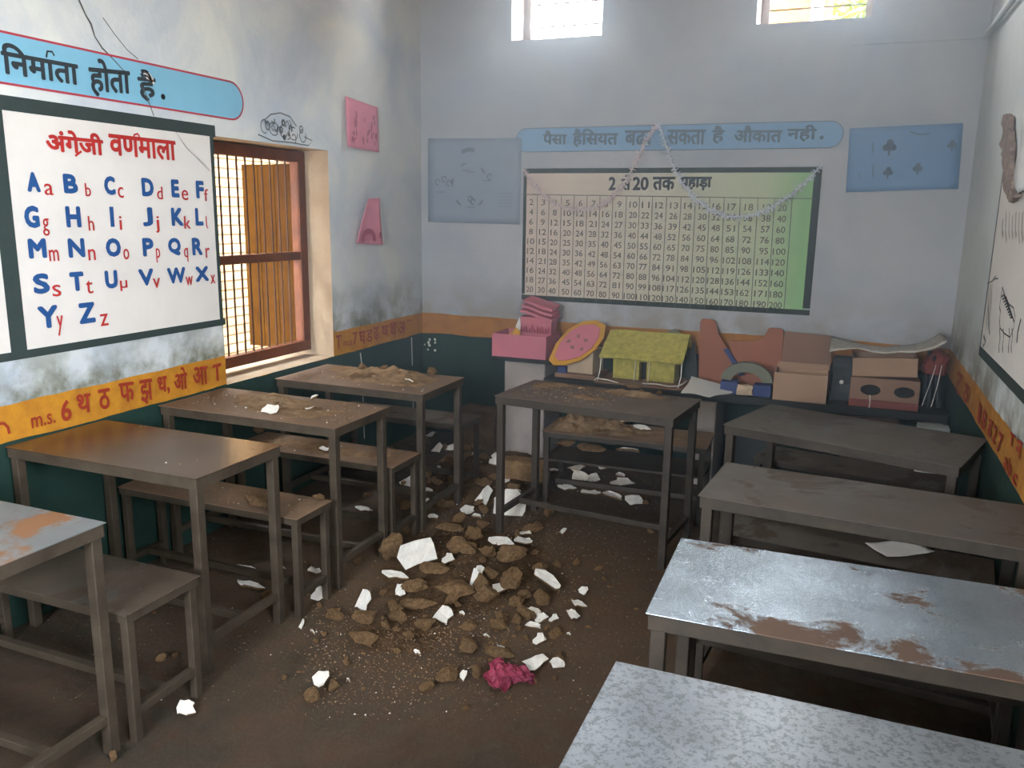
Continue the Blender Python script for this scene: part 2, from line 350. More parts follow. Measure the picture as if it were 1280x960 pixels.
# small high windows in the back wall: bar, sill rubble line
for i, (a, b, c, d) in enumerate((W1, W2)):
    fr = struct(MB().box((a, D+.24, c), (a+.05, D+.29, d)).box((b-.04, D+.24, c), (b, D+.29, d)).box((a+.05, D+.24, c), (b-.04, D+.29, c+.035)).build('window_%d' % (i+2), M['plaster']))
    for k in range(4): MB().tube([(a+.05, D+.265, c+.13+.15*k), (b-.04, D+.265, c+.13+.15*k)], .006, 6).build('bar', M['iron'], fr)

# outside: ground, brick wall across the lane, yellow house and tree behind
struct(MB().box((-14, -12, -.5), (18, 26, -.13)).build('ground', M['ground']))
struct(MB().box((-2.6, -1, -.13), (-2.35, 12, 4.2)).build('boundary_wall', M['brick']))
struct(MB().box((-1.15, Y0-.2, 3.0), (-TH, D+TH+.3, 3.1)).build('added_shade_eave', M['plaster']))  # unseen eave added to shade the lane outside the side window
ho = empty('house', (4.2, 13, -.13), 'yellow painted house with white pillar outside the right high window', 'house')
MB().box((-3.4, 0, 0), (3, 3, 6.6)).build('house_wall', M['housewall'], ho)
MB().box((-2.01, -.2, 0), (-1.85, -.02, 6.4)).build('house_pillar', M['whitepaint'], ho)
MB().box((-3.6, -.5, 6.6), (3.2, 3.2, 6.8)).build('house_roof', M['plaster'], ho)
tr = empty('tree', (3.05, 11.2, -.13), 'green leafy tree beside the yellow house beyond the back wall', 'tree')
MB().tube([(0, 0, 0), (.05, 0, 2), (0, .05, 4.2)], .12, 8, rr=[.14, .11, .07]).build('trunk', M['bark'], tr)
mb = MB()
for k in range(1300):
    d = Vector((random.gauss(0, 1), random.gauss(0, 1), random.gauss(0, 1))).normalized()*(random.random()**.4); c = Vector((d.x*.5, d.y*.5, 4.3+d.z*.6))
    a = Vector((random.uniform(-1, 1), random.uniform(-1, 1), random.uniform(-1, 1))).normalized(); b = a.orthogonal().normalized()
    mb.add([c-a*.09, c+b*.035, c+a*.09, c-b*.035], [(0, 1, 2, 3)])
mb.build('crown', M['leaf'], tr)

# ------------------------------------------------------------------ desks and benches
T, BS = .76, .45
def desk(name, x, y, rz, wid, dep, topm, frm, label, group=None, cat='desk', z=T, rim=.045, leg=.036, rail=.11):
    """x,y: front-left corner (towards the camera, left) of the top"""
    r = empty(name, (x, y, 0), label, cat, group, rz)
    mb = MB().box((0, 0, z-.004), (wid, dep, z)); top = mb.build('tabletop' if cat == 'desk' else 'seat', M[topm], r, bevel=.0018)
    f = .006
    MB().box((f, f, z-rim), (wid-f, f+.012, z-.004)).box((f, dep-f-.012, z-rim), (wid-f, dep-f, z-.004)).box((f, f+.012, z-rim), (f+.012, dep-f-.012, z-.004)).box((wid-f-.012, f+.012, z-rim), (wid-f, dep-f-.012, z-.004)).build('rim', M[frm], r, bevel=.002)
    i = .012
    for lx in (i, wid-i-leg):
        for ly in (i, dep-i-leg):
            MB().box((lx, ly, 0), (lx+leg, ly+leg, z-rim+.012)).build('leg', M[frm], r, bevel=.003)
    q = .028; c = (leg-q)/2
    for lx in (i+c, wid-i-leg+c):
        MB().box((lx, i+leg, rail), (lx+q, dep-i-leg, rail+q)).build('side_rail', M[frm], r, bevel=.002)
    MB().box((i+c+q, dep/2-q/2, rail), (wid-i-leg+c, dep/2+q/2, rail+q)).build('stretcher', M[frm], r, bevel=.002)
    return r
R_ = math.radians
desks = [
 ('L1', .02, 1.225, 0, 1.0, .47, 'top_L1', 'steel', 'grey sheet-metal desk with an orange rust patch at the left edge of the photo'),
 ('L2', .02, 2.115, 0, .95, .475, 'top_L2', 'steel', 'brown metal desk by the left wall with an orange glint on its clean bare top'),
 ('L3', .02, 2.895, 0, .995, .455, 'top_L3', 'steel', 'metal desk under the barred window strewn with mortar and white plaster flakes'),
 ('L4', .10, 3.66, 0, .93, .5, 'top_L4', 'steel', 'rearmost desk of the left row carrying a heap of mortar rubble'),
 ('M', 1.365, 3.80, R_(-5.5), .955, .48, 'top_M', 'darksteel', 'narrow brown desk standing alone mid-room before the shelf of models'),
 ('A', 2.535, 3.705, R_(-17), .97, .55, 'top_A', 'darksteel', 'skewed grey-brown desk nearest the cartons in the right row'),
 ('B', 2.598, 2.68, R_(-4.5), .985, .435, 'top_B', 'darksteel', 'dull brown desk in the right row behind the shiny rusty one'),
 ('C', 2.628, 1.785, R_(1.2), .955, .50, 'top_C', 'darksteel', 'shiny galvanised desk with brown rust patches in the right row'),
 ('D', 2.62, 1.075, 0, .97, .475, 'top_D', 'darksteel', 'speckled pale grey metal desk nearest the camera on the right'),
]
DK = {}
for k, x, y, rz, wd, dp, tm, fm, lab in desks: DK[k] = desk('school_desk', x, y, rz, wd, dp, tm, fm, lab)
benches = [
 ('L1b', .04, 1.715, 0, 1.0, .32, 'seat', 'steel', 'bench behind the grey rusty-topped desk, its seat bare and brown-grey'),
 ('L2b', .04, 2.60, 0, .98, .25, 'seat_dusty', 'steel', 'bench with one large flat mortar slab lying on its seat'),
 ('L3b', .04, 3.36, 0, .98, .29, 'seat_dusty', 'steel', 'bench behind the flake-strewn desk under the barred window, seat gritty'),
 ('L4b', .04, 4.24, 0, .94, .28, 'seat', 'steel', 'rearmost bench of the left row with a clear seat, near the corner'),
 ('Mb', 1.44, 4.33, R_(2), .94, .36, 'seat_dusty', 'darksteel', 'low bench with an under-shelf, laden with broken mortar, behind the lone middle desk'),
 ('Ab', 2.62, 4.32, R_(-12), .9, .28, 'seat', 'darksteel', 'bench mostly hidden behind the skewed desk near the cartons'),
 ('Bb', 2.62, 3.17, R_(-7), .95, .27, 'seat', 'darksteel', 'bench between the dull brown desk and the skewed desk of the right row'),
 ('Cb', 2.63, 2.315, R_(1), .95, .28, 'seat', 'darksteel', 'bench holding a loose white paper sheet, behind the shiny rusty desk'),
 ('Db', 2.66, 1.56, 0, .92, .21, 'seat', 'darksteel', 'dark bench tucked under the front of the shiny rusty desk'),
]
for k, x, y, rz, wd, dp, tm, fm, lab in benches:
    DK[k] = desk('bench', x, y, rz, wd, dp, tm, fm, lab, cat='bench', z=BS, rim=.035, leg=.03, rail=.09)
b = DK['Mb']
MB().box((.015, .02, .27), (.925, .34, .282)).build('under_shelf', M['darksteel'], b)

# ------------------------------------------------------------------ shelf along the back wall
p1 = empty('shelf_pillar', (.99, 5.36, 0), 'grey plastered pillar under the pink box at the left end of the shelf', 'pillar')
MB().box((-.15, -.16, 0), (.15, .2, .68)).build('shaft', M['plaster'], p1, bevel=.012)
MB().box((-.23, -.2, .68), (.2, .2, .702)).build('cap_slab', M['slate'], p1, bevel=.004)
p2 = MB().box((-.06, -.17, 0), (.06, .3, .545)).build('shelf_pillar', M['plaster'], bevel=.01); p2.location = (2.255, 5.26, 0); tag(p2, 'thin pale pillar carrying the slab shelf behind the lone middle desk', 'pillar')
p3 = MB().box((-.05, -.1, 0), (.05, .3, .545)).build('shelf_pillar', M['plaster'], bevel=.01); p3.location = (3.53, 5.26, 0); tag(p3, 'pillar end beside the pale box in the right rear corner', 'pillar')
sb = MB().box((1.16, 5.12, .545), (3.60, D-.002, .595)).build('slab_shelf', M['slate'], bevel=.006); tag(sb, 'dark stone slab shelf along the back wall holding models and cartons', 'shelf')

# ------------------------------------------------------------------ lettering
_tc = {}
def glyphs(body):
    if body not in _tc:
        c = bpy.data.curves.new('lettering', 'FONT'); c.body = body; c.size = 1; c.resolution_u = 3
        o = bpy.data.objects.new('lettering', c); COL.objects.link(o); bpy.context.view_layer.update()
        dg = bpy.context.evaluated_depsgraph_get(); me = bpy.data.meshes.new_from_object(o.evaluated_get(dg))
        vs = [(v.co.x, v.co.y) for v in me.vertices]; fs = [tuple(p.vertices) for p in me.polygons]
        bpy.data.objects.remove(o); bpy.data.curves.remove(c); bpy.data.meshes.remove(me)
        _tc[body] = (vs, fs, min(v[0] for v in vs), max(v[0] for v in vs), min(v[1] for v in vs), max(v[1] for v in vs))
    return _tc[body]
RING = [(math.cos(a*math.pi/4), math.sin(a*math.pi/4)) for a in range(8)]
def text(mb, body, wall, u0, u1, v0, v1, off=.004, bold=.0, mi=0, slope=0.):
    """letters fitted into the rectangle u0..u1, v0..v1 of a wall plane; bold = extra brush half-width (m)"""
    vs, fs, x0, x1, y0, y1 = glyphs(body)
    sx, sy = (u1-u0-2*bold)/(x1-x0), (v1-v0-2*bold)/(y1-y0)
    for q_, (dx, dy) in enumerate([(0, 0)] + (RING if bold else [])):
        P = []
        for (x, y) in vs:
            u = u0+bold+(x-x0)*sx+dx*bold; v = v0+bold+(y-y0)*sy+dy*bold+slope*(u-u0)
            P.append(wp(wall, u, v, off+.0002*q_))
        mb.add(P, fs, mi)
def stroke(mb, wall, pts, wid, off=.004, mi=0):
    """painted brush line through (u,v) points"""
    n = len(pts); L = []; Rr = []
    for i, (u, v) in enumerate(pts):
        a, b = pts[max(i-1, 0)], pts[min(i+1, n-1)]; dx, dy = b[0]-a[0], b[1]-a[1]; l = math.hypot(dx, dy) or 1
        ww = (wid[i] if isinstance(wid, (list, tuple)) else wid)/2
        L.append(wp(wall, u-dy/l*ww, v+dx/l*ww, off)); Rr.append(wp(wall, u+dy/l*ww, v-dx/l*ww, off))
    mb.add(L+Rr, [(i, i+1, n+i+1, n+i) for i in range(n-1)], mi)
def arc(cu, cv, ru, rv, a0, a1, n=10): return [(cu+ru*math.cos(math.radians(a0+(a1-a0)*i/n)), cv+rv*math.sin(math.radians(a0+(a1-a0)*i/n))) for i in range(n+1)]
def rect(mb, wall, u0, u1, v0, v1, off, th=.002, mi=0):
    mb.prism([wp(wall, u0, v0, off), wp(wall, u1, v0, off), wp(wall, u1, v1, off), wp(wall, u0, v1, off)], wp(wall, 0, 0, th)-wp(wall, 0, 0, 0), mi)
def pxs(wall, pts): return [uv(wall, *p) for p in pts]

# alphabet board on the left wall
ab = MB(); rect(ab, 'L', 2.262, 3.37, 1.10, 2.055, .0005, .002)
AB = tag(ab.build('alphabet_board', M['board']), 'white painted alphabet board with blue capital letters, beside the barred window', 'wall chart')
bd = MB(); rect(bd, 'L', 2.235, 3.405, 2.03, 2.085, .0008, .003); rect(bd, 'L', 2.235, 3.405, 1.085, 1.118, .0008, .003); rect(bd, 'L', 2.235, 2.268, 1.118, 2.03, .0008, .003); rect(bd, 'L', 3.365, 3.389, 1.118, 2.03, .0008, .003)
bd.build('border', M['border'], AB)
rows = ['ABCDEF', 'GHIJKL', 'MNOPQR', 'STUVWX', 'YZ']
px_cap = [[(32,49),(78,96),(129,143),(176,191),(213,223),(244,254)], [(29,48),(81,100),(136,142),(177,190),(213,228),(243,253)], [(34,57),(84,105),(131,150),(177,191),(209,225),(239,252)], [(40,61),(86,104),(130,146),(172,191),(208,231),(243,260)], [(46,72),(97,118)]]
px_low = [[(54,65),(105,112),(146,153),(195,202),(226,234),(254,259)], [(52,60),(109,116),(148,151),(193,198),(229,237),(255,259)], [(60,72),(109,118),(153,160),(194,199),(229,234),(256,261)], [(64,75),(106,115),(149,158),(190,199),(231,240),(262,268)], [(70,78),(124,134)]]
vtop = [(215,240,226,248), (257,285,260,282), (298,323,297,319), (342,368,333,352), (382,410,374,404)]
cap = MB(); low = MB()
for r, st in enumerate(rows):
    ya0, ya1, yf0, yf1 = vtop[r]
    for k, ch in enumerate(st):
        a, b = px_cap[r][k]; cx = (a+b)/2; t = (cx-40)/(209) if r < 4 else (cx-59)/50
        if r == 4: y0, y1 = (382, 410) if k == 0 else (378, 404)
        else: y0, y1 = ya0+(yf0-ya0)*t, ya1+(yf1-ya1)*t
        u0, u1 = uv('L', a, (y0+y1)/2)[0], uv('L', b, (y0+y1)/2)[0]; v1, v0 = uv('L', cx, y0)[1], uv('L', cx, y1)[1]
        if ch == 'I': stroke(cap, 'L', [((u0+u1)/2, v0), ((u0+u1)/2, v1)], .021, .0045)
        else: text(cap, ch, 'L', u0, u1, v0, v1, .0045, .0055)
        a, b = px_low[r][k]; dsc = ch in 'GJPQY'; lc = ch.lower()
        hh = y1-y0; p0, p1 = y0+hh*(.47 if lc in 'acegmnopqrsuvwxz' else .36), y1+hh*(.25 if dsc else .05)
        u0, u1 = uv('L', a, (p0+p1)/2)[0], uv('L', b, (p0+p1)/2)[0]; v1, v0 = uv('L', a, p0+hh*.1)[1], uv('L', a, p1+hh*.1)[1]
        if lc in 'l': stroke(low, 'L', [((u0+u1)/2, v1), ((u0+u1)/2, v0+.01), ((u0+u1)/2+.008, v0)], .007, .0045)
        else: text(low, 'µ' if lc == 'u' else lc, 'L', u0, u1, v0, v1, .0045, .0003)
cap.build('capital_lettering', M['blue'], AB); low.build('small_lettering', M['red'], AB)
hd = MB()
u0, va = uv('L', 56, 190); u1, vb = uv('L', 219, 200)
va = uv('L', 60, 160)[1]; vb = uv('L', 60, 189)[1]
um, un = uv('L', 128, 178)[0], uv('L', 135, 180)[0]
text(hd, 'अंगेजी', 'L', uv('L', 56, 178)[0], um, vb, va, .0045, .004)
text(hd, 'वणमाला', 'L', un, uv('L', 219, 188)[0], uv('L', 180, 198)[1], uv('L', 180, 172)[1], .0045, .004)
ur, vr = uv('L', 169, 174.5); stroke(hd, 'L', [(ur-.012, vr-.004), (ur-.008, vr+.02), (ur+.012, vr+.026), (ur+.022, vr+.014)], .009, .0045)
stroke(hd, 'L', pxs('L', [(93, 195), (101, 189)]), .009, .0045)
hd.build('heading', M['red'], AB)
# neighbouring board cut off by the frame
nb = MB(); rect(nb, 'L', 1.2, 2.2, 1.10, 2.055, .0005, .002)
NB = tag(nb.build('picture_board', M['board']), 'blank white painted board cut off by the left edge of the photo', 'wall chart')
bd = MB(); rect(bd, 'L', 1.2, 2.2355, 2.03, 2.085, .0008, .003); rect(bd, 'L', 1.2, 2.2355, 1.085, 1.118, .0008, .003); rect(bd, 'L', 2.2, 2.2355, 1.118, 2.03, .0008, .003); bd.build('border', M['border'], NB)

def pill(wall, u0, u1, v0, v1, off, inset=0., left_round=True, n=12):
    r = (v1-v0)/2; c = (v0+v1)/2
    P = [(u1-r+r*math.cos(a)*1.0, c+(r)*math.sin(a)) for a in [math.pi/2-math.pi*i/n for i in range(n+1)]]
    Q = [(u0+r-r*math.cos(a), c+r*math.sin(a)) for a in [-math.pi/2+math.pi*i/n for i in range(n+1)]] if left_round else [(u0, v0), (u0, v1)]
    return P+Q
def banner(name, wall, u0, u1, v0, v1, fill, line, lw, label, left_round=True):
    mb = MB(); pts = pill(wall, u0, u1, v0, v1, 0, left_round=left_round)
    mb.prism([wp(wall, u, v, .0008) for u, v in pts], wp(wall, 0, 0, .002)-wp(wall, 0, 0, 0)); o = mb.build(name, fill)
    mb = MB(); stroke(mb, wall, pts+[pts[0], pts[1]], lw, .0038); mb.build('outline', line, o)
    return tag(o, label, 'wall slogan')
bn = banner('slogan_banner', 'L', 1.3, 3.625, 2.128, 2.312, M['skyblue'], M['pinkline'], .009, 'sky-blue painted slogan strip with red outline above the alphabet board', False)
wd = MB()
def word(mb, body, wall, pxl, pxr, bold, mi=0, off=.0045):
    """pxl = (x, ytop, ybottom) at the left end, pxr the same at the right end"""
    u0 = uv(wall, pxl[0], (pxl[1]+pxl[2])/2)[0]; u1 = uv(wall, pxr[0], (pxr[1]+pxr[2])/2)[0]
    vt0, vb0 = uv(wall, pxl[0], pxl[1])[1], uv(wall, pxl[0], pxl[2])[1]; vt1, vb1 = uv(wall, pxr[0], pxr[1])[1], uv(wall, pxr[0], pxr[2])[1]
    text(mb, body, wall, u0, u1, vb0, vt0, off, bold, mi, ((vt1-vt0)+(vb1-vb0))/2/(u1-u0))
word(wd, 'िनमाता', 'L', (0, 52, 92), (97, 68, 110), .004)
word(wd, 'होता', 'L', (110, 72, 120), (162, 83, 118), .004)
word(wd, 'है', 'L', (171, 86, 126), (194, 90, 126), .004)
u_, v_ = uv('L', 203, 121); wd.prism([wp('L', u_+.013*math.cos(a), v_+.013*math.sin(a), .0042) for a in [i*math.pi/6 for i in range(12)]], (.0008, 0, 0))
ur, vr = uv('L', 61, 72); stroke(wd, 'L', [(ur-.015, vr-.002), (ur-.008, vr+.022), (ur+.014, vr+.024), (ur+.022, vr+.01)], .008, .0045)
wd.build('lettering', M['ink'], bn)
fk = MB()
for (x, y, r) in ((184, 96, .02), (189, 101, .017), (180, 92, .01), (148, 92, .008)):
    u_, v_ = uv('L', x, y); fk.prism([wp('L', u_+r*random.uniform(.5, 1.2)*math.cos(a), v_+r*random.uniform(.5, 1.2)*math.sin(a), .0055) for a in [i*math.pi/5 for i in range(10)]], (.0006, 0, 0))
fk.build('flaked_patch', M['flake'], bn)
# letters on the yellow band, left wall
lb = MB()
for ch, x0, x1, yt, yb in (('6', 75, 88, 500, 527), ('थ', 95, 113, 492, 517), ('ठ', 122, 137, 486, 512), ('फ', 148, 167, 478, 503), ('झ', 174, 190, 474, 506), ('ध,', 196, 211, 470, 494), ('ओ', 216, 233, 459, 488), ('आ', 240, 259, 458, 482), ('T', 265, 276, 455, 477)):
    word(lb, ch, 'L', (x0, yt+1, yb+1), (x1, yt-2, yb-2), .003)
word(lb, 'm.s.', 'L', (38, 522, 536), (68, 514, 529), .001)
stroke(lb, 'L', pxs('L', [(-6, 530), (4, 529), (9, 534), (11, 542)]), .012)
for ch, x0, x1, yt, yb in (('T', 419, 426, 419, 436), ('m.s', 429, 439, 426, 432), ('7', 440, 446, 415, 431), ('घ', 448, 456, 414, 430), ('ड', 457, 465, 412, 428), ('ढ', 466, 473, 409, 425), ('ष', 476, 485, 407, 422), ('थ', 487, 495, 403, 422), ('अ', 497, 506, 402, 419)):
    word(lb, ch, 'L', (x0, yt+.5, yb+.5), (x1, yt-1, yb-1), .002 if ch != 'm.s' else .0005)
stroke(lb, 'L', pxs('L', [(508, 401), (514, 400)]), .01)
lb.build('band_lettering', M['maroon'], WL)
# cracks and faded drawing on the left wall
ck = MB()
stroke(ck, 'L', pxs('L', [(98, 0), (106, 18), (113, 30), (118, 46), (127, 60), (137, 70), (150, 84), (158, 92)]), [.009, .007, .01, .006, .008, .006, .005, .003], .003)
stroke(ck, 'L', pxs('L', [(175, 106), (182, 120), (186, 131), (191, 145)]), .005, .0062)
stroke(ck, 'L', pxs('L', [(128, 22), (142, 42), (158, 62), (172, 74)]), .004, .003)
stroke(ck, 'L', pxs('L', [(219, 165), (232, 185), (246, 198), (262, 214)]), .004, .005)
ck.build('crack', M['crack'], WL)
dr = MB()
for k in range(5): u_, v_ = uv('L', 330+12*k, 158+3*k); stroke(dr, 'L', arc(u_, v_, .03+.01*(k % 2), .035, 20*k, 300+20*k, 14), .006, .003)
stroke(dr, 'L', pxs('L', [(322, 168), (340, 176), (362, 178), (385, 182), (390, 176), (380, 171)]), .007, .003)
stroke(dr, 'L', pxs('L', [(330, 150), (338, 143), (350, 141), (362, 146), (370, 158)]), .007, .003)
for k in range(16):
    u_, v_ = uv('L', random.uniform(322, 386), 0)[0], random.uniform(2.07, 2.17); rr = random.uniform(.008, .02)
    stroke(dr, 'L', arc(u_, v_, rr, rr*1.3, random.uniform(0, 360), random.uniform(400, 620), 9), random.uniform(.004, .012), .0032+.00005*k)
dr.build('faded_drawing', M['greyline'], WL)
# white runs of paint on the green dado near the corner
dp = MB()
stroke(dp, 'L', pxs('L', [(450, 441), (452, 458)]), .012, .003); stroke(dp, 'L', pxs('L', [(453, 490), (455, 548)]), .010, .003)
stroke(dp, 'L', pxs('L', [(514, 422), (515, 457)]), .014, .003); stroke(dp, 'L', pxs('L', [(516, 495), (516, 512)]), .012, .003)
for k in range(9):
    u_, v_ = uv('B', 531+random.uniform(0, 14), 422+random.uniform(0, 16)); r = random.uniform(.006, .014)
    dp.prism([wp('B', u_+r*random.uniform(.5, 1.2)*math.cos(a), v_+r*random.uniform(.5, 1.2)*math.sin(a), .002) for a in [i*math.pi/4 for i in range(8)]], (0, -.0008, 0))
dp.build('paint_run', M['string'], WL)

# multiplication chart on the back wall
cu0, cu1, cv0, cv1 = .817, 2.793, 1.072, 1.988
ch_ = MB(); rect(ch_, 'B', cu0+.02, cu1-.03, cv0+.03, cv1-.03, .0005, .002)
CH = tag(ch_.build('times_table_chart', M['chart']), 'large painted multiplication chart with dark green border on the back wall', 'wall chart')
bd = MB(); rect(bd, 'B', cu0, cu1, cv1-.033, cv1, .0008, .003); rect(bd, 'B', cu0, cu1, cv0-.004, cv0+.03, .0008, .003); rect(bd, 'B', cu0, cu0+.024, cv0+.04, cv1-.033, .0008, .003); rect(bd, 'B', cu1-.045, cu1, cv0+.04, cv1-.033, .0008, .003)
bd.build('border', M['border'], CH)
nm = MB(); gl = MB()
toprow = [75,120,165,213,262,312,360,410,463,510,562,618,672,728,780,838,903,972,1030]; botrow = [68,112,153,204,250,298,345,395,447,494,543,593,648,706,762,818,876,943,1003]
crop = lambda x, y: (640+x/3.048, 140+y/3.048)
for k in range(19):
    ub = uv('B', *crop(botrow[k], 682+60*k/18))[0]; ut = uv('B', *crop(toprow[k], 343+22*k/18))[0]
    vt = uv('B', *crop(toprow[k], 343+22*k/18))[1]; vb = uv('B', *crop(botrow[k], 682+62*k/18))[1]
    for r in range(10):
        tt = r/9; u_ = ut+(ub-ut)*tt; v_ = vt+(vb-vt)*tt; st = str((k+2)*(r+1)); hw = .0125*len(st)+.002; hh = .0205; v_ += .014*tt
        text(nm, st, 'B', u_-hw, u_+hw, v_-hh, v_+hh, .0045, .0007)
    if k:
        xa = (toprow[k]+toprow[k-1])/2; xb = (botrow[k]+botrow[k-1])/2
        stroke(gl, 'B', [uv('B', *crop(xa, 317+12*k/18)), uv('B', *crop(xb, 700+62*k/18))], .0045, .004)
stroke(gl, 'B', [uv('B', *crop(1068, 330)), uv('B', *crop(1036, 760))], .0045, .004)
stroke(gl, 'B', [uv('B', *crop(52, 314)), uv('B', *crop(1160, 331))], .0055, .004)
gl.build('ruled_lines', M['greyline'], CH); nm.build('numbers', M['number'], CH)
hd = MB()
for body, a, b_ in (('2', 761, 770), ('से', 777, 789), ('20', 791, 811), ('तक', 816, 844), ('पहाड़ा', 850, 890)):
    word(hd, body, 'B', (a, 218 if body in ('से',) else 221, 238), (b_, 218 if body in ('से',) else 221, 238), .004)
hd.build('heading', M['ink'], CH)
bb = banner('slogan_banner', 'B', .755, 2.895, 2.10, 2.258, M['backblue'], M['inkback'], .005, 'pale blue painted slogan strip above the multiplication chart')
wd = MB()
for body, a, b_, t, b2 in (('पैसा', 679, 709, 163, 181), ('हैिसयत', 716, 773, 161, 184), ('बढा', 781, 816, 163, 182), ('सकता', 834, 882, 162, 181), ('है', 890, 906, 157, 180), ('औकात', 918, 978, 157, 178), ('नही', 984, 1021, 156, 177)):
    word(wd, body, 'B', (a, t, b2), (b_, t, b2), .0035)
u_, v_ = uv('B', 1027, 172); wd.prism([wp('B', u_+.012*math.cos(a), v_+.012*math.sin(a), .0042) for a in [i*math.pi/6 for i in range(12)]], (0, -.0008, 0))
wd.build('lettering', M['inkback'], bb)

# paper sheets
def sheet(name, wall, P, off, m, label, cat, curl=.02, n=10):
    """P = four (u,v) corners bl, br, tr, tl; curled, thick sheet"""
    mb = MB(); vs = []; 
    for i in range(n+1):
        for j in range(n+1):
            s_, t_ = i/n, j/n; a = Vector(P[0])*(1-s_)*(1-t_)+Vector(P[1])*s_*(1-t_)+Vector(P[2])*s_*t_+Vector(P[3])*(1-s_)*t_
            vs.append(wp(wall, a.x, a.y, off+curl*(1-t_)**2*.6+curl*abs(s_-.5)**2+.004*noise.noise((a.x*6, a.y*6, off*9))))
    fs = [(i*(n+1)+j, (i+1)*(n+1)+j, (i+1)*(n+1)+j+1, i*(n+1)+j+1) for i in range(n) for j in range(n)]
    mb.add(vs, fs); o = mb.build(name, m, smooth=True); so_ = o.modifiers.new('thickness', 'SOLIDIFY'); so_.thickness = .0012; so_.offset = 1
    return tag(o, label, cat)
ps = sheet('pink_poster', 'L', [(4.56, 2.072), (4.935, 2.062), (4.945, 2.352), (4.562, 2.374)], .012, M['pinkposter'], 'upper pink paper poster with dark marks on the left wall near the corner', 'poster')
mk = MB()
for k in range(26): u_, v_ = random.uniform(4.6, 4.91), random.uniform(2.09, 2.27); stroke(mk, 'L', [(u_, v_), (u_+random.uniform(-.012, .012), v_+random.uniform(.012, .05))], random.uniform(.006, .016), .030+.0001*k)
mk.build('printed_marking', M['pinkdeep'], ps)
ps = sheet('pink_poster', 'L', [(4.585, 1.475), (4.92, 1.455), (4.935, 1.765), (4.80, 1.762)], .014, M['pinkposter'], 'lower pink paper folded to a triangle on the left wall near the corner', 'poster', .05)
mk = MB(); stroke(mk, 'L', arc(4.73, 1.50, .07, .05, 200, -20, 10), .035, .060); stroke(mk, 'L', [(4.87, 1.5), (4.88, 1.54)], .03, .060); mk.build('printed_marking', M['pinkdeep'], ps)
ps = sheet('wall_poster', 'B', [(.058, 1.606), (.794, 1.60), (.796, 2.195), (.06, 2.205)], .004, M['postergrey'], 'grey-blue paper poster with a circle of small drawings, left of the multiplication chart', 'poster', .006)
mk = MB()
for a0 in (100, 30, -60, -140, 160): stroke(mk, 'B', arc(.40, 1.87, .14, .16, a0, a0+24, 5), [.004, .012, .016, .014, .008, .002][:6], .013)
stroke(mk, 'B', pxs('B', [(578, 190), (586, 187), (594, 188)]), .028, .013)
for x, y in ((548, 228), (556, 224), (562, 229), (589, 249), (592, 252), (613, 221)): u_, v_ = uv('B', x, y); stroke(mk, 'B', arc(u_, v_, .018, .02, 0, 300, 8), .010, .013)
for k in range(5): stroke(mk, 'B', pxs('B', [(624, 242+4*k), (642, 242+4*k)]), .003, .013)
for x, y in ((583, 213), (590, 215), (552, 240), (610, 226), (590, 259)): stroke(mk, 'B', pxs('B', [(x-5, y), (x+5, y)]), .007, .013)
mk.build('printed_marking', M['inkback'], ps)
ps = sheet('wall_poster', 'B', [(2.94, 1.835), (3.55, 1.858), (3.535, 2.228), (2.928, 2.212)], .004, M['posterblue'], 'sky-blue paper poster with small dark symbols, right of the multiplication chart', 'poster', .006)
mk = MB()
def spade(x, y, s_):
    u_, v_ = uv('B', x, y)
    for dx, dy, r in ((-.011, -.004, .011), (.011, -.004, .011), (0, .012, .011)): mk.prism([wp('B', u_+s_*(dx+r*math.cos(a)), v_+s_*(dy+r*math.sin(a)), .013) for a in [i*math.pi/4 for i in range(8)]], (0, -.0006, 0))
    stroke(mk, 'B', [(u_, v_), (u_, v_-.03*s_)], .007*s_, .0135)
spade(1112, 183, 1.8); spade(1110, 215, 1.3); spade(1147, 210, 1.3); spade(1190, 181, 1.2)
stroke(mk, 'B', pxs('B', [(1137, 165), (1146, 168), (1156, 168), (1162, 166)]), .009, .0135)
for x, y0, y1 in ((1091, 178, 192), (1091, 206, 222), (1074, 216, 224)): stroke(mk, 'B', pxs('B', [(x, y0), (x, y1)]), .005, .0135)
mk.build('symbol_marking', M['inkback'], ps)

# tinsel garland over the chart
def garland(px, off0, m, label, name='garland'):
    pts = []
    for i in range(len(px)-1):
        a, b_ = ony(*px[i], D-.03), ony(*px[i+1], D-.03)
        for k in range(6): pts.append(a.lerp(b_, k/6))
    pts.append(ony(*px[-1], D-.03)); mb = MB(); mb.tube(pts, .006, 6)
    L_ = 0
    for i in range(len(pts)-1):
        d = pts[i+1]-pts[i]; n = max(2, int(d.length/.0028)); 
        for k in range(n):
            p = pts[i]+d*(k/n); a = Vector((random.gauss(0, 1), random.gauss(0, 1), random.gauss(0, 1))); a = (a-a.project(d)).normalized(); b_ = d.normalized()
            l = random.uniform(.016, .034)
            if (p+a*l).y > D-.006: a.y = -abs(a.y)
            mb.add([p-b_*.003, p+b_*.003, p+a*l+b_*.003, p+a*l-b_*.001], [(0, 1, 2, 3)])
    return tag(mb.build(name, m), label, 'garland')
garland([(655, 212), (663, 225), (676, 240), (694, 255), (712, 262), (732, 263), (752, 256), (770, 242), (785, 222), (797, 197), (808, 175), (821, 155)], .03, M['tinselpink'], 'pinkish tinsel swag draped over the left half of the multiplication chart', 'tinsel_garland')
garland([(823, 155), (832, 180), (840, 205), (852, 228), (868, 248), (890, 264), (912, 271), (935, 270), (958, 263), (985, 247), (1008, 228), (1028, 205)], .03, M['tinsel'], 'bluish tinsel swag draped over the right half of the multiplication chart', 'tinsel_garland')

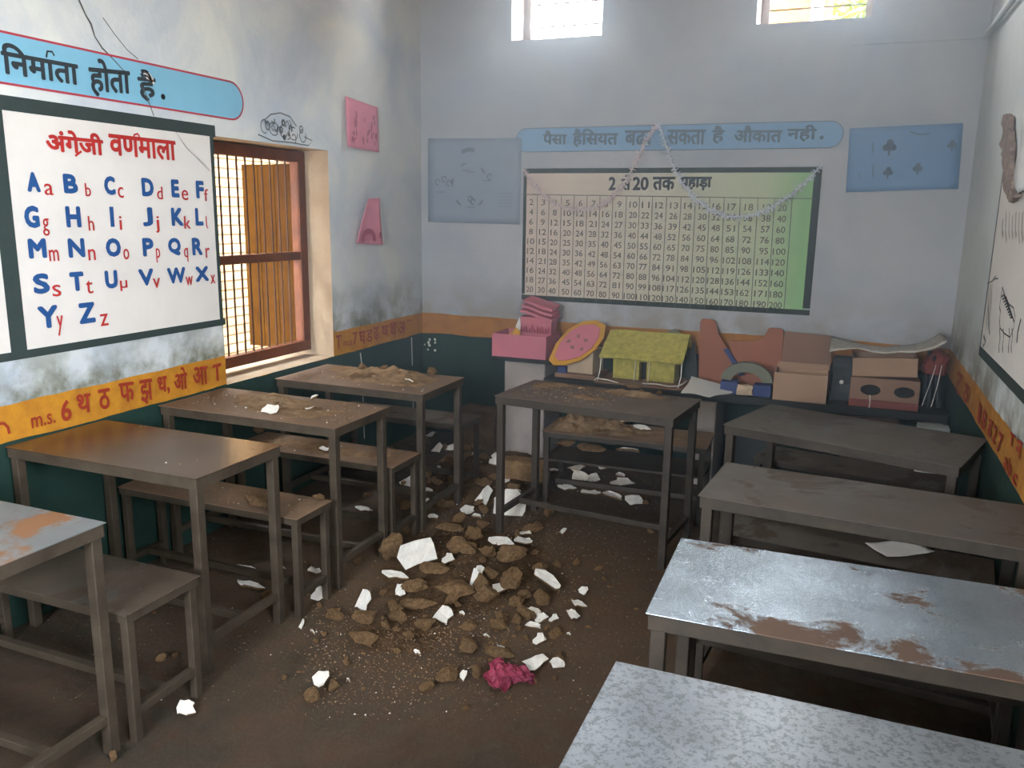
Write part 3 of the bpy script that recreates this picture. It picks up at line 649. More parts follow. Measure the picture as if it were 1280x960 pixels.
# right wall: picture board, torn paper, pipe, band letters
def ruv(px, py): return uv('R', px, py)
rbd = MB(); u1_ = -4.40; rect(rbd, 'R', u1_+.012, -1.6, 1.085, 1.90, .0005, .002)
RB = tag(rbd.build('animal_board', M['board']), 'white painted board with a zebra drawing on the right wall', 'wall chart')
bd = MB(); rect(bd, 'R', u1_-.004, u1_+.014, 1.06, 1.90, .0008, .003); rect(bd, 'R', u1_-.004, -1.6, 1.055, 1.10, .0008, .003); bd.build('border', M['border'], RB)
zb = MB()
Z_ = lambda *pts: [ruv(1170+x*110/480, 220+y*220/960) for x, y in pts]
stroke(zb, 'R', Z_((285, 585), (310, 575), (330, 560), (345, 560)), 0.0066, .004); stroke(zb, 'R', Z_((310, 578), (318, 560), (335, 545)), 0.0055, .004)
for a, b_ in ((295, 585), (305, 600), (312, 590)): stroke(zb, 'R', Z_((b_-290, a) if False else (a, 590), (a-5, 700), (a-18, 840)), 0.0066, .004)
stroke(zb, 'R', Z_((290, 700), (292, 800), (298, 865)), 0.0099, .004)
stroke(zb, 'R', Z_((368, 605), (360, 660), (352, 715), (358, 740)), 0.0077, .004); stroke(zb, 'R', Z_((368, 605), (385, 670), (405, 700), (430, 720), (438, 770)), 0.0066, .004)
for k in range(9): stroke(zb, 'R', Z_((362+6*k, 660+14*k), (375+6*k, 650+15*k), (392+5*k, 668+16*k)), 0.0088, .004)
for x in (352, 372, 405, 420): stroke(zb, 'R', Z_((x, 830), (x+3, 880), (x-4, 930), (x-2, 965)), 0.0083, .004)
stroke(zb, 'R', Z_((438, 770), (430, 830), (410, 880), (380, 860), (356, 830), (350, 780), (358, 740)), 0.0066, .004)
stroke(zb, 'R', Z_((470, 780), (452, 850), (448, 910)), 0.0165, .004)
stroke(zb, 'R', Z_((265, 870), (275, 905), (262, 930)), 0.0165, .004)
zb.build('zebra_drawing', M['crack'], RB)
sm = MB()
for k in range(7): stroke(sm, 'R', Z_((370+18*k, 200+random.uniform(-20, 40)), (366+18*k, 300), (372+18*k, 360+random.uniform(-30, 10))), random.uniform(.01, .03), .0036)
sm.build('water_stain', flat('stain_grey', srgb(170, 160, 152), .9), RB)
rb_ = MB()
for st, x0, x1, yt, yb in (('ट', 1197, 1203, 462, 492), ('ठ', 1206, 1212, 476, 502), ('1', 1224, 1227, 500, 527), ('8', 1229, 1234, 508, 536), ('ड', 1236, 1242, 520, 545), ('2', 1243, 1247, 527, 553), ('7', 1249, 1254, 536, 566), ('a', 1257, 1261, 568, 585), ('b', 1262, 1266, 570, 594), ('c', 1268, 1273, 588, 604), ('T', 1264, 1270, 538, 556), ('न', 1272, 1279, 546, 572)):
    word(rb_, st, 'R', (x0, yt, yb), (x1, yt+6, yb+6), .002)
rb_.build('band_lettering', M['maroon'], WR)
rs = MB(); stroke(rs, 'R', [(-3.6, 2.31), (-1.8, 2.30)], .012, .003); stroke(rs, 'R', [(-3.6, 2.14), (-1.8, 2.14)], .03, .003)
rs.build('painted_line', M['greyline'], WR)
cl = MB(); bx = [(1255, 146), (1262, 146), (1264, 180), (1264, 215), (1267, 232), (1272, 246), (1262, 252), (1256, 240), (1255, 210), (1253, 180)]
cl.prism([onx(*p, W-.022) for p in bx], (.02, 0, 0)); o = cl.build('torn_paper_strip', M['rag']); tag(o, 'torn brownish paper strip hanging on the right wall above the animal board', 'paper strip')
bm = bmesh.new(); bm.from_mesh(o.data); bmesh.ops.triangulate(bm, faces=bm.faces); bmesh.ops.subdivide_edges(bm, edges=bm.edges, cuts=4, use_grid_fill=True)
for v in bm.verts: v.co += Vector((-abs(noise.noise(v.co*38))*.02, noise.noise(v.co*30+Vector((5, 0, 0)))*.03, noise.noise(v.co*26+Vector((0, 7, 0)))*.02)); v.co.x = min(v.co.x, W-.001)
bm.to_mesh(o.data); bm.free()
sheet('white_notice', 'R', [ruv(1271, 246), (-2.9, 1.86), (-2.9, 2.29), (-4.02, 2.12)], .006, M['paper'], 'white paper notice on the right wall cut off by the photo edge', 'poster', .02)
pp = MB(); pp.tube([(W-.03, 5.45, 2.672), (W-.03, 1.2, 2.66)], .016, 10); tag(pp.build('wall_pipe', M['wall_right']), 'pale conduit pipe running along the top of the right wall', 'pipe')

# ------------------------------------------------------------------ models and cartons on the shelf
SZ = .595
def rotz(a): return Matrix.Rotation(math.radians(a), 3, 'Z')
def roty(a): return Matrix.Rotation(math.radians(a), 3, 'Y')
def rotx(a): return Matrix.Rotation(math.radians(a), 3, 'X')
def carton(name, lo, hi, m, label, cat='box', th=.005, flaps=(), rz=0, group=None, mi_=None):
    """open-topped card box with walls of real thickness"""
    x0, y0, z0 = lo; x1, y1, z1 = hi; r = empty(name, ((x0+x1)/2, (y0+y1)/2, z0), label, cat, group, math.radians(rz))
    a, b_, h_ = (x1-x0)/2, (y1-y0)/2, z1-z0
    MB().box((-a, -b_, 0), (a, b_, th)).box((-a, -b_, th), (a, -b_+th, h_)).box((-a, b_-th, th), (a, b_, h_)).box((-a, -b_+th, th), (-a+th, b_-th, h_)).box((a-th, -b_+th, th), (a, b_-th, h_)).build('body', m, r, bevel=.0015)
    for side, ang, ln in flaps:
        A = math.radians(ang)
        if side == 'f': P = [(-a, -b_, h_), (a, -b_, h_), (a*.97, -b_-ln*math.cos(A), h_+ln*math.sin(A)), (-a*.97, -b_-ln*math.cos(A), h_+ln*math.sin(A))]
        elif side == 'b': P = [(-a, b_, h_), (a, b_, h_), (a*.97, b_+ln*math.cos(A), h_+ln*math.sin(A)), (-a*.97, b_+ln*math.cos(A), h_+ln*math.sin(A))]
        elif side == 'l': P = [(-a, -b_, h_), (-a, b_, h_), (-a-ln*math.cos(A), b_*.96, h_+ln*math.sin(A)), (-a-ln*math.cos(A), -b_*.96, h_+ln*math.sin(A))]
        else: P = [(a, -b_, h_), (a, b_, h_), (a+ln*math.cos(A), b_*.96, h_+ln*math.sin(A)), (a+ln*math.cos(A), -b_*.96, h_+ln*math.sin(A))]
        MB().prism(P, (0, 0, th*.8)).build('flap', m, r)
    return r
def crumple(o, amp, freq, cuts=6, seed=0):
    bm = bmesh.new(); bm.from_mesh(o.data); bmesh.ops.subdivide_edges(bm, edges=bm.edges, cuts=cuts, use_grid_fill=True)
    for v in bm.verts:
        p = v.co*freq+Vector((seed*3.1, seed*1.7, seed))
        v.co += Vector((noise.noise(p), noise.noise(p+Vector((9, 0, 0))), noise.noise(p+Vector((0, 9, 0)))))*amp
    bm.to_mesh(o.data); bm.free()

pb = carton('pink_box', (.745, 5.20, .7025), (1.145, 5.50, .862), M['pink'], 'bright pink open card box on the grey pillar at the left end of the shelf')
# folded pink card standing in the box
pf = empty('folded_pink_card', (1.06, 5.38, .7085), 'rumpled pink card with folded ridges standing in the pink box', 'card')
a = MB(); a.box((-.15, -.06, .0), (.08, .05, .265)); o = a.build('lower_body', M['pink'], pf); crumple(o, .012, 9, 5, 1)
a = MB()
for k in range(3):
    z = .245+.035*k
    a.prism([(-.15+.01*k, -.075, z+.055), (.09, -.085-.006*k, z+.0), (.105, .03, z+.02), (-.13+.01*k, .04, z+.075)], (0, .004, .016))
o = a.build('folded_ridges', M['pink'], pf); crumple(o, .008, 12, 3, 2)
a = MB()
for k in range(11): x = -.145+.02*k; a.prism([(x, -.078, .16), (x+.013, -.078, .16), (x+.012, -.076, .19+.02*math.sin(k*2.1)), (x+.003, -.076, .2+.015*math.cos(k*3))], (0, .004, 0))
a.build('torn_fringe', M['pinkdeep'], pf)
pw = MB(); pw.prism([(.86, 5.30, .71), (.905, 5.31, .71), (.915, 5.32, .93), (.90, 5.32, .97), (.875, 5.31, .90)], (0, .004, 0)); o = pw.build('paper_scrap', M['paper'], loc=(.88, 5.31, .71)); crumple(o, .006, 20, 3, 4); tag(o, 'white paper scrap sticking up inside the pink box', 'paper')
pw = MB(); pw.prism([(.835, 5.25, .71), (.93, 5.26, .71), (.925, 5.27, .875), (.89, 5.27, .905), (.845, 5.26, .85)], (0, .004, 0)); o = pw.build('paper_scrap', M['yellowpaint'], loc=(.88, 5.26, .71)); crumple(o, .008, 18, 3, 6); tag(o, 'yellow paper scrap inside the pink box beside the white scrap', 'paper')

# hut model with a rounded pink roof
hu = empty('hut_model', (1.36, 5.33, SZ), 'small craft hut with pink roof edged in yellow on the shelf', 'model house', None, R_(-4))
MB().box((-.135, -.09, .03), (.115, .12, .19)).build('hut_wall', M['cream'], hu, bevel=.003)
MB().box((-.14, -.14, 0), (.15, .14, .03)).build('hut_base', M['tandark'], hu, bevel=.003)
MB().box((-.12, -.135, .03), (-.06, -.1, .075)).build('blue_block', M['bluebox'], hu, bevel=.003)
def leaf_pts(s_):
    # roof plane: parametrised in (a = along, b = up the slope)
    O = [(-.165, -.05), (-.15, .08), (-.09, .20), (0, .27), (.1, .285), (.165, .25), (.175, .16), (.14, .06), (.06, -.03), (-.04, -.075), (-.12, -.085)]
    c = (.01, .1); return [((x-c[0])*s_+c[0], (y-c[1])*s_+c[1]) for x, y in O]
def slope(a, b_, h_=0): A = math.radians(52); return Vector((a, -.15+b_*math.cos(A)-h_*math.sin(A), .155+b_*math.sin(A)+h_*math.cos(A)))
MB().prism([slope(x, y) for x, y in leaf_pts(1)], slope(0, 0, .008)-slope(0, 0)).build('roof_fringe', M['yellowpaint'], hu)
MB().prism([slope(x, y, .0085) for x, y in leaf_pts(.8)], slope(0, 0, .006)-slope(0, 0)).build('roof_panel', M['pink'], hu)
a = MB()
for x, y in ((-.02, .06), (.05, .05), (.06, .12), (-.06, .1), (.0, .15)): a.prism([slope(x+.016*math.cos(t)*random.uniform(.6, 1.2), y+.016*math.sin(t)*random.uniform(.6, 1.2), .015) for t in [i*math.pi/4 for i in range(8)]], slope(0, 0, .002)-slope(0, 0))
a.build('painted_marking', M['tandark'], hu)

# yellow thatched house model
yh = empty('thatched_house_model', (1.81, 5.31, SZ), 'yellow paper house model with thatched roof, dark door and string fence', 'model house', None, R_(-1.5))
MB().box((-.29, -.19, 0), (.29, .2, .012)).build('base_board', M['tandark'], yh, bevel=.002)
# front wall with door opening
a = MB()
a.box((-.215, -.03, .012), (-.035, .13, .165)).box((.015, -.03, .012), (.2, .13, .165)).box((-.035, -.03, .135), (.015, .13, .165)).build('house_wall', M['thatch'], yh, bevel=.002)
MB().box((-.034, .03, .012), (.014, .045, .135)).build('door', M['hole'], yh)
a = MB(); a.prism([(-.285, -.12, .155), (.27, -.12, .155), (.268, .07, .315), (-.268, .07, .315)], (0, -.008, .010)).prism([(-.285, .20, .17), (.27, .20, .17), (.268, .07, .315), (-.268, .07, .315)], (0, .008, .01))
o = a.build('thatched_roof', M['thatch'], yh); crumple(o, .006, 20, 5, 3)
a = MB()
for x, y in ((-.27, -.175), (.265, -.175)): a.tube([(x, y+.05, .16), (x+.005, y+.02, .08), (x-.006, y, .012)], .0035, 6)
a.build('roof_string', M['string'], yh)
a = MB()
a.tube([(-.29, -.19, .014), (-.28, -.185, .03), (-.2, -.187, .026), (-.13, -.185, .012)], .004, 6).tube([(.03, -.187, .024), (.12, -.187, .03), (.2, -.187, .022), (.262, -.185, .03), (.29, -.17, .045), (.295, -.1, .05)], .004, 6)
for x in (-.06, .035): a.tube([(x, -.04, .15), (x+.002, -.045, .08), (x-.003, -.05, .012)], .003, 6)
a.build('string_fence', M['string'], yh)
sd = MB(); sd.prism([(2.10, 5.05, .60), (2.28, 5.02, .60), (2.40, 5.16, .605), (2.38, 5.25, .612), (2.12, 5.28, .66)], (0, 0, .004)); o = sd.build('paper_sheet', M['paper'], loc=(2.24, 5.15, .598)); crumple(o, .012, 9, 6, 2); tag(o, 'crumpled white paper draped over the thin pale pillar beside the thatched house', 'paper')
# reddish card cut-outs leaning on the wall
def cutout(name, px, ypl, th, m, label, cat='card', lean=.0):
    P = [ony(x, y, ypl) for x, y in px]
    o = MB().prism(P, (0, th, 0)).build(name, m, loc=(sum(p.x for p in P)/len(P), ypl, min(p.z for p in P)))
    o.data.update(); return tag(o, label, cat)
def to_base(o, z):
    zs = [v.co.z for v in o.data.vertices]; dz = z-(o.location.z+min(zs)); o.location.z += dz
RC = [(873, 476), (875, 401), (878, 397), (890, 398), (894, 401), (898, 416), (905, 428), (914, 441), (920, 455), (922, 470), (900, 478)]
to_base(cutout('card_cutout', RC, 5.46, .012, M['redcard'], 'taller red-brown card cut-out with a curved side, left of the tan box'), SZ)
RC = [(925, 476), (918, 455), (915, 442), (913, 420), (935, 421), (948, 420), (956, 414), (961, 405), (966, 404), (977, 405), (980, 408), (978, 450), (974, 478)]
to_base(cutout('card_cutout', RC, 5.47, .012, M['redcard'], 'wider red-brown card cut-out with a notched top, nearer the tan box'), SZ)
to_base(cutout('card_strip', [(905, 421), (911, 420), (932, 453), (926, 455)], 5.44, .01, M['bluebox'], 'narrow slate-blue strip leaning between the two red-brown cut-outs', 'strip'), .66)
to_base(cutout('card_strip', [(858, 428), (868, 436), (872, 478), (858, 482)], 5.45, .01, M['dark'], 'dark grey strip behind the right end of the thatched house', 'strip'), SZ)
to_base(cutout('card_strip', [(832, 414), (844, 410), (856, 421), (838, 422)], 5.42, .01, M['greyfoam'], 'small grey scrap above the ridge of the thatched house', 'strip'), .88)
# blue block toy with a foam arch
tb = empty('arch_toy', (2.47, 5.22, SZ), 'toy of two blue blocks bridged by a grey-green foam arch', 'toy')
MB().box((-.15, -.05, 0), (-.045, .05, .075)).build('left_block', M['bluebox'], tb, bevel=.004)
MB().box((.05, -.06, 0), (.155, .05, .07)).build('right_block', M['bluebox'], tb, bevel=.004)
a = MB(); A_ = [(x, 0, z) for x, z in arc(0, .07, .16, .125, 5, 175, 14)]; B_ = [(x, 0, z) for x, z in arc(0, .07, .095, .065, 175, 5, 14)]
a.prism(A_+B_, (0, .05, 0)); a.build('arch', M['greyfoam'], tb)
a = MB().box((-.045, -.055, 0), (.045, -.01, .06)); o = a.build('yellow_wad', M['cream'], tb); crumple(o, .014, 25, 3, 5)
# tan cartons
carton('tan_box', (2.64, 5.12, SZ), (2.945, 5.32, .765), M['tan'], 'plain tan cardboard box standing on the shelf mid-right', flaps=(('b', 80, .03),))
a = MB(); a.prism([(2.65, 5.40, SZ), (2.955, 5.40, SZ), (2.945, 5.46, .96), (2.66, 5.46, .97)], (0, .006, 0)); tag(a.build('cardboard_sheet', M['tandark'], loc=(2.8, 5.4, SZ)), 'brown cardboard sheet standing behind the plain tan box', 'cardboard')
db = empty('dark_bag', (3.02, 5.32, SZ), 'dark blue-grey bag with a white dot between the two cartons', 'bag')
a = MB().box((-.055, -.06, 0), (.06, .08, .26)); o = a.build('bag_body', M['dark'], db, smooth=False); crumple(o, .014, 8, 4, 7)
a = MB(); a.prism([(.0+.012*math.cos(t), -.082, .12+.012*math.sin(t)) for t in [i*math.pi/6 for i in range(12)]], (0, .004, 0)); a.build('white_dot', M['string'], db)
# carton with two oval holes, flap box on top, newspaper
c2 = empty('holed_carton', (3.255, 5.29, SZ), 'worn carton with two dark oval holes and a red base strip', 'box')
MB().box((-.185, -.14, .045), (.185, .14, .175)).build('body', M['tandark'], c2, bevel=.003)
MB().box((-.186, -.141, 0), (.186, .141, .045)).build('base_strip', M['redstripe'], c2, bevel=.003)
for x, w_ in ((-.075, .055), (.105, .055)):
    MB().prism([(x+w_*math.cos(t), -.143, .105+.032*math.sin(t)) for t in [i*math.pi/8 for i in range(16)]], (0, .004, 0)).build('hole', M['hole'], c2)
MB().tube([(-.075, -.146, .075), (-.07, -.148, .03), (-.072, -.15, 0), (-.075, -.152, -.04)], .003, 6).build('string_tail', M['string'], c2)
tbx = carton('flap_box', (3.075, 5.16, .7705), (3.42, 5.42, .88), M['tan'], 'tan open box tilted on top of the holed carton', flaps=(('l', 70, .02),))
tbx.rotation_euler = (0, R_(-3.5), 0); tbx.location.z = .782
# newspaper: a curled sheet over the flap box
a = MB(); n_ = 16; vs = []
for i in range(n_+1):
    for j in range(7):
        t = i/n_; x = 2.94+.60*t; y = 5.08+.06*j+.02*math.sin(3*t)
        z = .935+.03*math.sin(t*3.4)*(1-j/8)-.035*math.exp(-((t-.45)/.25)**2)+(.09*(t-.7)**2*11 if t > .7 else 0)-(.09*(.22-t)*(3-j)/3 if t < .22 else 0)+.01*noise.noise((x*14, y*14, 3))
        vs.append((x, min(y, 5.55), z))
a.add(vs, [(i*7+j, (i+1)*7+j, (i+1)*7+j+1, i*7+j+1) for i in range(n_) for j in range(6)])
o = a.build('newspaper', M['news'], smooth=True, loc=(3.24, 5.3, .9)); q_ = o.modifiers.new('thickness', 'SOLIDIFY'); q_.thickness = .006; tag(o, 'curled open newspaper lying over the tan flap box', 'newspaper')
# bundle of dark rods in the corner
rb2 = empty('rod_bundle', (3.52, 5.36, SZ), 'bundle of dark rods tied with a reddish cloth in the rear right corner', 'bundle')
for k in range(7):
    a = random.uniform(0, 6.28); x, y = .05*math.cos(a), .08*math.sin(a)
    MB().tube([(x, y, 0), (x*.6+random.uniform(-.01, .01), y*.6, .18), (x*.8, y*.8, random.uniform(.26, .34))], .011, 8).build('rod', M['dark'], rb2)
a = MB(); a.tube([(0, 0, .2), (.0, 0, .24), (.01, 0, .30), (.0, 0, .335)], .05, 12, rr=[.062, .07, .062, .03]); o = a.build('cloth_wrap', M['redbrown'], rb2); crumple(o, .014, 18, 2, 8)
for k in range(2): MB().tube([(-.05+.05*k, -.075, .01), (-.02+.04*k, -.08, .15), (.0+.03*k, -.07, .26)], .0025, 5).build('cord', M['string'], rb2)
gb = MB().box((3.44, 5.00, .44), (3.60, 5.10, .545)).build('pale_box', flat('pale_card', srgb(176, 184, 182), .85), bevel=.003, loc=(3.52, 5.05, .44)); tag(gb, 'small pale grey box below the shelf end by the right wall', 'box')
# things stored under the shelf
for x0, x1, y0, z0, z1, m, lab in ((3.05, 3.36, 5.2, 0, .50, 'tandark', 'brown carton standing under the shelf below the holed carton'),
                                   (2.42, 2.66, 5.25, 0, .36, 'dark', 'dark storage box under the shelf right of the thin pillar')):
    carton('stored_box', (x0, y0, z0), (x1, y0+.25, z1), M[m], lab)
MB_ = MB().box((3.44, 4.98, 0), (3.6, 5.12, .44)).build('stored_crate', M['dark'], bevel=.004, loc=(3.52, 5.05, 0)); tag(MB_, 'dark crate carrying the small pale grey box under the shelf end', 'crate')

# ------------------------------------------------------------------ rubble
def mound(x, y):
    z = 0
    for cx, cy, sx, sy, h_ in ((1.42, 3.35, .32, .36, .055), (1.30, 3.55, .2, .22, .03), (.95, 4.55, .28, .45, .05), (.95, 5.05, .22, .2, .06), (1.75, 4.75, .35, .18, .02), (1.45, 2.65, .22, .18, .02)):
        z += h_*math.exp(-((x-cx)/sx)**2-((y-cy)/sy)**2)
    return z
def on_mound(px, py):
    p = onz(px, py, 0)
    for _ in range(5): p = onz(px, py, mound(p.x, p.y))
    return p
n_ = 90; a = MB(); vs = []; fs = []; X0, X1, Y0_, Y1 = .05, 2.35, 2.1, 5.5; idx = {}
for i in range(n_+1):
    for j in range(n_+1):
        x, y = X0+(X1-X0)*i/n_, Y0_+(Y1-Y0_)*j/n_; z = mound(x, y)
        vs.append((x, y, z*(1+.35*noise.noise((x*11, y*11, 0)))+(.012*noise.noise((x*24, y*24, 5)) if z > .012 else 0)-.012))
for i in range(n_):
    for j in range(n_):
        q4 = (i*(n_+1)+j, (i+1)*(n_+1)+j, (i+1)*(n_+1)+j+1, i*(n_+1)+j+1)
        if max(vs[k][2] for k in q4) > -.004: fs.append(q4)
a.add(vs, fs); hp = a.build('rubble_dust', M['clod_dark'], smooth=True); tag(hp, 'low spread of brown mortar dust under the fallen rubble on the floor', 'rubble dust', kind='stuff')

def clod_mesh(seed, sx=1, sy=1, sz=.75, lvl=2, rough=.16):
    r = random.Random(seed); bm = bmesh.new()
    for k in range(15):
        d = Vector((r.gauss(0, 1), r.gauss(0, 1), r.gauss(0, 1))).normalized(); bm.verts.new((d.x*.5*sx*r.uniform(.8, 1), d.y*.5*sy*r.uniform(.8, 1), d.z*.5*sz*r.uniform(.75, 1)))
    h_ = bmesh.ops.convex_hull(bm, input=bm.verts); bmesh.ops.delete(bm, geom=[g for g in h_['geom_interior'] if isinstance(g, bmesh.types.BMVert)], context='VERTS')
    bmesh.ops.triangulate(bm, faces=bm.faces)
    bmesh.ops.subdivide_edges(bm, edges=bm.edges, cuts=lvl, use_grid_fill=True, smooth=.12)
    for v in bm.verts:
        p = v.co*5+Vector((seed*1.3, 0, seed)); nn = v.co.normalized(); v.co += nn*(noise.noise(p)*rough*.6+noise.noise(p*2.7)*rough*.35)
    zmin = min(v.co.z for v in bm.verts)
    for v in bm.verts: v.co.z -= zmin
    me = bpy.data.meshes.new('mortar_clod'); bm.to_mesh(me); bm.free(); return me
def flake_mesh(seed, asp=.6, th=.07):
    r = random.Random(seed*7+1); n = r.randint(9, 14); P = []
    for k in range(n):
        t = 2*math.pi*(k+r.uniform(-.3, .3))/n; q = .45*r.choice((.72, .85, .95, 1.1, 1.2)); P.append((q*math.cos(t), q*math.sin(t)*asp))
    bm = bmesh.new(); top = []; bot = []
    for x, y in P:
        bend = .05*math.sin(x*4+seed)+.04*r.uniform(-1, 1); top.append(bm.verts.new((x, y, th+bend))); bot.append(bm.verts.new((x*.9+r.uniform(-.03, .03), y*.9, bend+r.uniform(-.02, .0))))
    f = bm.faces.new(top); f.material_index = 0
    f2 = bm.faces.new(bot[::-1]); f2.material_index = 1
    for k in range(n): q = bm.faces.new((bot[k], bot[(k+1) % n], top[(k+1) % n], top[k])); q.material_index = 1
    bmesh.ops.recalc_face_normals(bm, faces=bm.faces)
    zmin = min(v.co.z for v in bm.verts)
    for v in bm.verts: v.co.z -= zmin
    me = bpy.data.meshes.new('plaster_flake'); bm.to_mesh(me); bm.free(); return me
CL = [clod_mesh(k, 1, random.uniform(.7, 1), random.uniform(.5, .85)) for k in range(10)]
SLB = [clod_mesh(40+k, 1, .75, .32, 2, .12) for k in range(5)]
FL = [flake_mesh(k, random.uniform(.45, .8)) for k in range(10)]
for me in CL: me.materials.append(M['clod'])
for me in SLB: me.materials.append(M['clod'])
for me in FL: me.materials.append(M['flake']); me.materials.append(M['clod'])
def piece(name, me, loc, size, rot, label, cat, group=None):
    o = bpy.data.objects.new(name, me); COL.objects.link(o); o.location = loc
    o.scale = size if isinstance(size, (tuple, list)) else (size, size, size); o.rotation_euler = rot; return tag(o, label, cat, group)
def C3(x, y): return 380+x/2.526, 520+y/2.526
used = []; guard = []
def place(px, py, wpx, hpx, kind, label, group=None, tilt=0., rz=None, surf=None, sink=.0, flat_=False):
    """px,py: pixel centre of the piece; surf: height of the surface it rests on (None = the rubble mound)"""
    base = on_mound(px, py+hpx*.3) if surf is None else onz(px, py+hpx*.3, surf)
    dist = (base-CAM).dot(fw); wm, hm_ = wpx/FPX*dist, hpx/FPX*dist
    rz = random.uniform(0, 6.28) if rz is None else rz
    if surf is None: base.z = mound(base.x, base.y)-.006
    base.z -= sink
    if kind == 'clod':
        me = random.choice(CL); o = piece('mortar_clod', me, base, (wm*1.08, wm*.9, max(.02, hm_*(1.75 if hpx > wpx else 1.3))), (random.uniform(-.15, .15), random.uniform(-.15, .15), rz), label, 'mortar clod', group)
    elif kind == 'slab':
        me = random.choice(SLB); o = piece('mortar_slab', me, base, (wm*1.02, max(wm*.75, hm_*1.6), hm_*1.7), (tilt, random.uniform(-.1, .1), rz*.12), label, 'mortar slab', group)
    else:
        me = random.choice(FL); asp = 1.0 if flat_ else 1.25
        o = piece('plaster_flake', me, base, (wm*1.0, max(hm_*2.2*asp, wm*.5), max(.12, wm*.9)), (tilt if tilt else random.uniform(.05, .3), random.uniform(-.12, .12), rz*.08), label, 'plaster flake', group)
    if kind == 'flake' and label not in (lf,): guard.append((base.x, base.y, wm*.5)); o.location.z += .022 if wm > .12 else .008
    return o
GC, GF = 'brown mortar clods in the floor rubble', 'white plaster flakes in the floor rubble'
lc, lf = 'brown mortar clod lying in the rubble on the classroom floor', 'white plaster flake lying in the rubble on the classroom floor'
big = [(278,418,95,112,'clod','tall upright clod left of the largest white flake in the heap'),(545,365,80,72,'clod',None),(455,345,120,60,'slab',None),(490,405,110,66,'clod','squarish clod just behind the layered mortar slab in the heap'),
 (410,470,125,62,'slab','layered brown mortar slab in front of the largest white flake'),(480,535,140,100,'slab','broad tilted mortar slab in the middle of the floor heap'),(355,582,135,62,'slab','long flat mortar slab at the front left of the heap'),(355,530,95,60,'clod',None),
 (650,432,110,84,'clod',None),(650,505,115,90,'clod','big rounded clod left of the long white splinter'),(575,560,95,90,'clod',None),(748,575,78,62,'clod','pale clod at the right edge of the heap below the long white splinter'),(515,725,92,62,'clod',None),(612,735,112,62,'slab',None),
 (195,627,92,62,'clod','clod under the small white flake at the left of the heap'),(190,697,112,56,'clod','flat-topped clod at the left front corner of the heap'),(95,625,78,48,'clod','lone clod beside the desk leg left of the heap'),(455,810,88,58,'clod',None),(30,885,56,60,'clod','brown clod by itself at the left front of the floor litter'),(390,855,72,38,'clod',None),(550,808,44,62,'clod','clod touching the magenta wrapper on its left'),
 (795,677,76,40,'clod',None),(305,632,62,62,'clod',None),(382,657,72,50,'clod',None),(745,475,60,40,'clod',None),(580,420,60,50,'clod',None),(700,560,50,45,'clod',None),(620,655,70,45,'clod',None),(260,655,48,46,'clod',None),(330,690,52,34,'clod',None),(90,850,60,50,'clod',None),(670,640,45,36,'clod',None),(520,655,60,45,'clod',None),(860,462,34,22,'clod',None),(930,478,36,24,'clod',None),(800,465,44,26,'clod',None),(725,830,40,30,'clod',None),(815,760,46,34,'clod',None),(790,825,26,24,'clod',None),(136,775,36,28,'clod',None),(512,918,26,24,'clod',None)]
fl = [(367,420,125,95,'largest smooth white plaster flake on top of the floor heap',.55),(455,445,42,32,None,0),(290,510,92,32,'narrow white flake at the left side of the heap',0),(305,540,38,45,None,.6),(190,577,66,46,'white flake resting on the clod at the left of the heap',.5),(440,625,84,40,'white flake at the front of the heap below the broad slab',.3),(540,507,42,46,None,.7),
 (765,510,135,72,'long white plaster splinter on the right side of the heap',0),(725,610,66,46,None,0),(885,547,38,26,None,.4),(865,590,56,32,None,.2),(848,625,46,42,'roundish white flake at the far right edge of the litter',.4),(725,655,66,26,None,0),(745,700,46,30,None,.3),(730,776,88,46,'white flake just behind the magenta wrapper',.2),(797,775,50,36,None,.2),(625,387,84,40,None,.2),(700,367,42,18,None,0),(822,360,26,22,None,.3),
 (60,825,68,42,'pointed white flake at the left front of the litter',.4),(507,813,32,30,None,.5),(790,637,34,20,None,0),(645,270,112,95,'large white plaster plate behind the leg of the lone middle desk',.75),(570,245,62,52,None,.6),(635,150,120,46,'long white strip leaning near the foot of the grey pillar',.3),(600,90,30,34,None,.8),(420,100,40,34,None,.6),(465,95,36,34,None,.6),(690,160,50,40,None,.4),(330,200,62,42,None,.5),(190,290,56,22,None,.1),
 (870,188,74,36,None,.4),(860,160,60,26,None,.2),(915,185,40,46,None,.3),(1005,205,80,32,None,.2),(975,243,84,30,None,.2),(1045,255,62,42,None,.3),(830,220,60,24,None,.2),(900,235,70,24,None,.1),(945,160,40,16,None,0),(1000,180,40,24,None,0),(790,170,50,20,None,0),(640,190,40,30,None,.3),(545,310,40,24,None,.1),(520,290,50,26,None,.3),(405,315,36,16,None,0)]
for x, y, w_, h_, lab, ti in fl:
    px, py = C3(x, y); o = place(px, py, w_/2.526, h_/2.526, 'flake', lab or lf, None if lab else GF, tilt=ti, rz=0 if w_ > 80 else None)
    if lab and 'splinter' in lab: o.scale.y *= .42; o.scale.x *= 1.05; o.rotation_euler.z = -.62
for x, y, w_, h_, kd, lab in big:
    px, py = C3(x, y); place(px, py, w_/2.526, h_/2.526, kd, lab or lc, None if lab else GC)
def C4(x, y): return x/2.087, 500+y/2.087
for x, y, w_, h_, lab, ti in [(488,800,62,46,'lone white flake beside the bench leg at lower left',.4),(640,440,96,24,None,.1),(650,482,96,26,None,.1),(820,440,38,20,None,.2),(830,500,38,36,None,.4),(788,583,18,18,None,.4)]:
    px, py = C4(x, y); place(px, py, w_/2.087, h_/2.087, 'flake', lab or lf, None if lab else GF, tilt=ti)
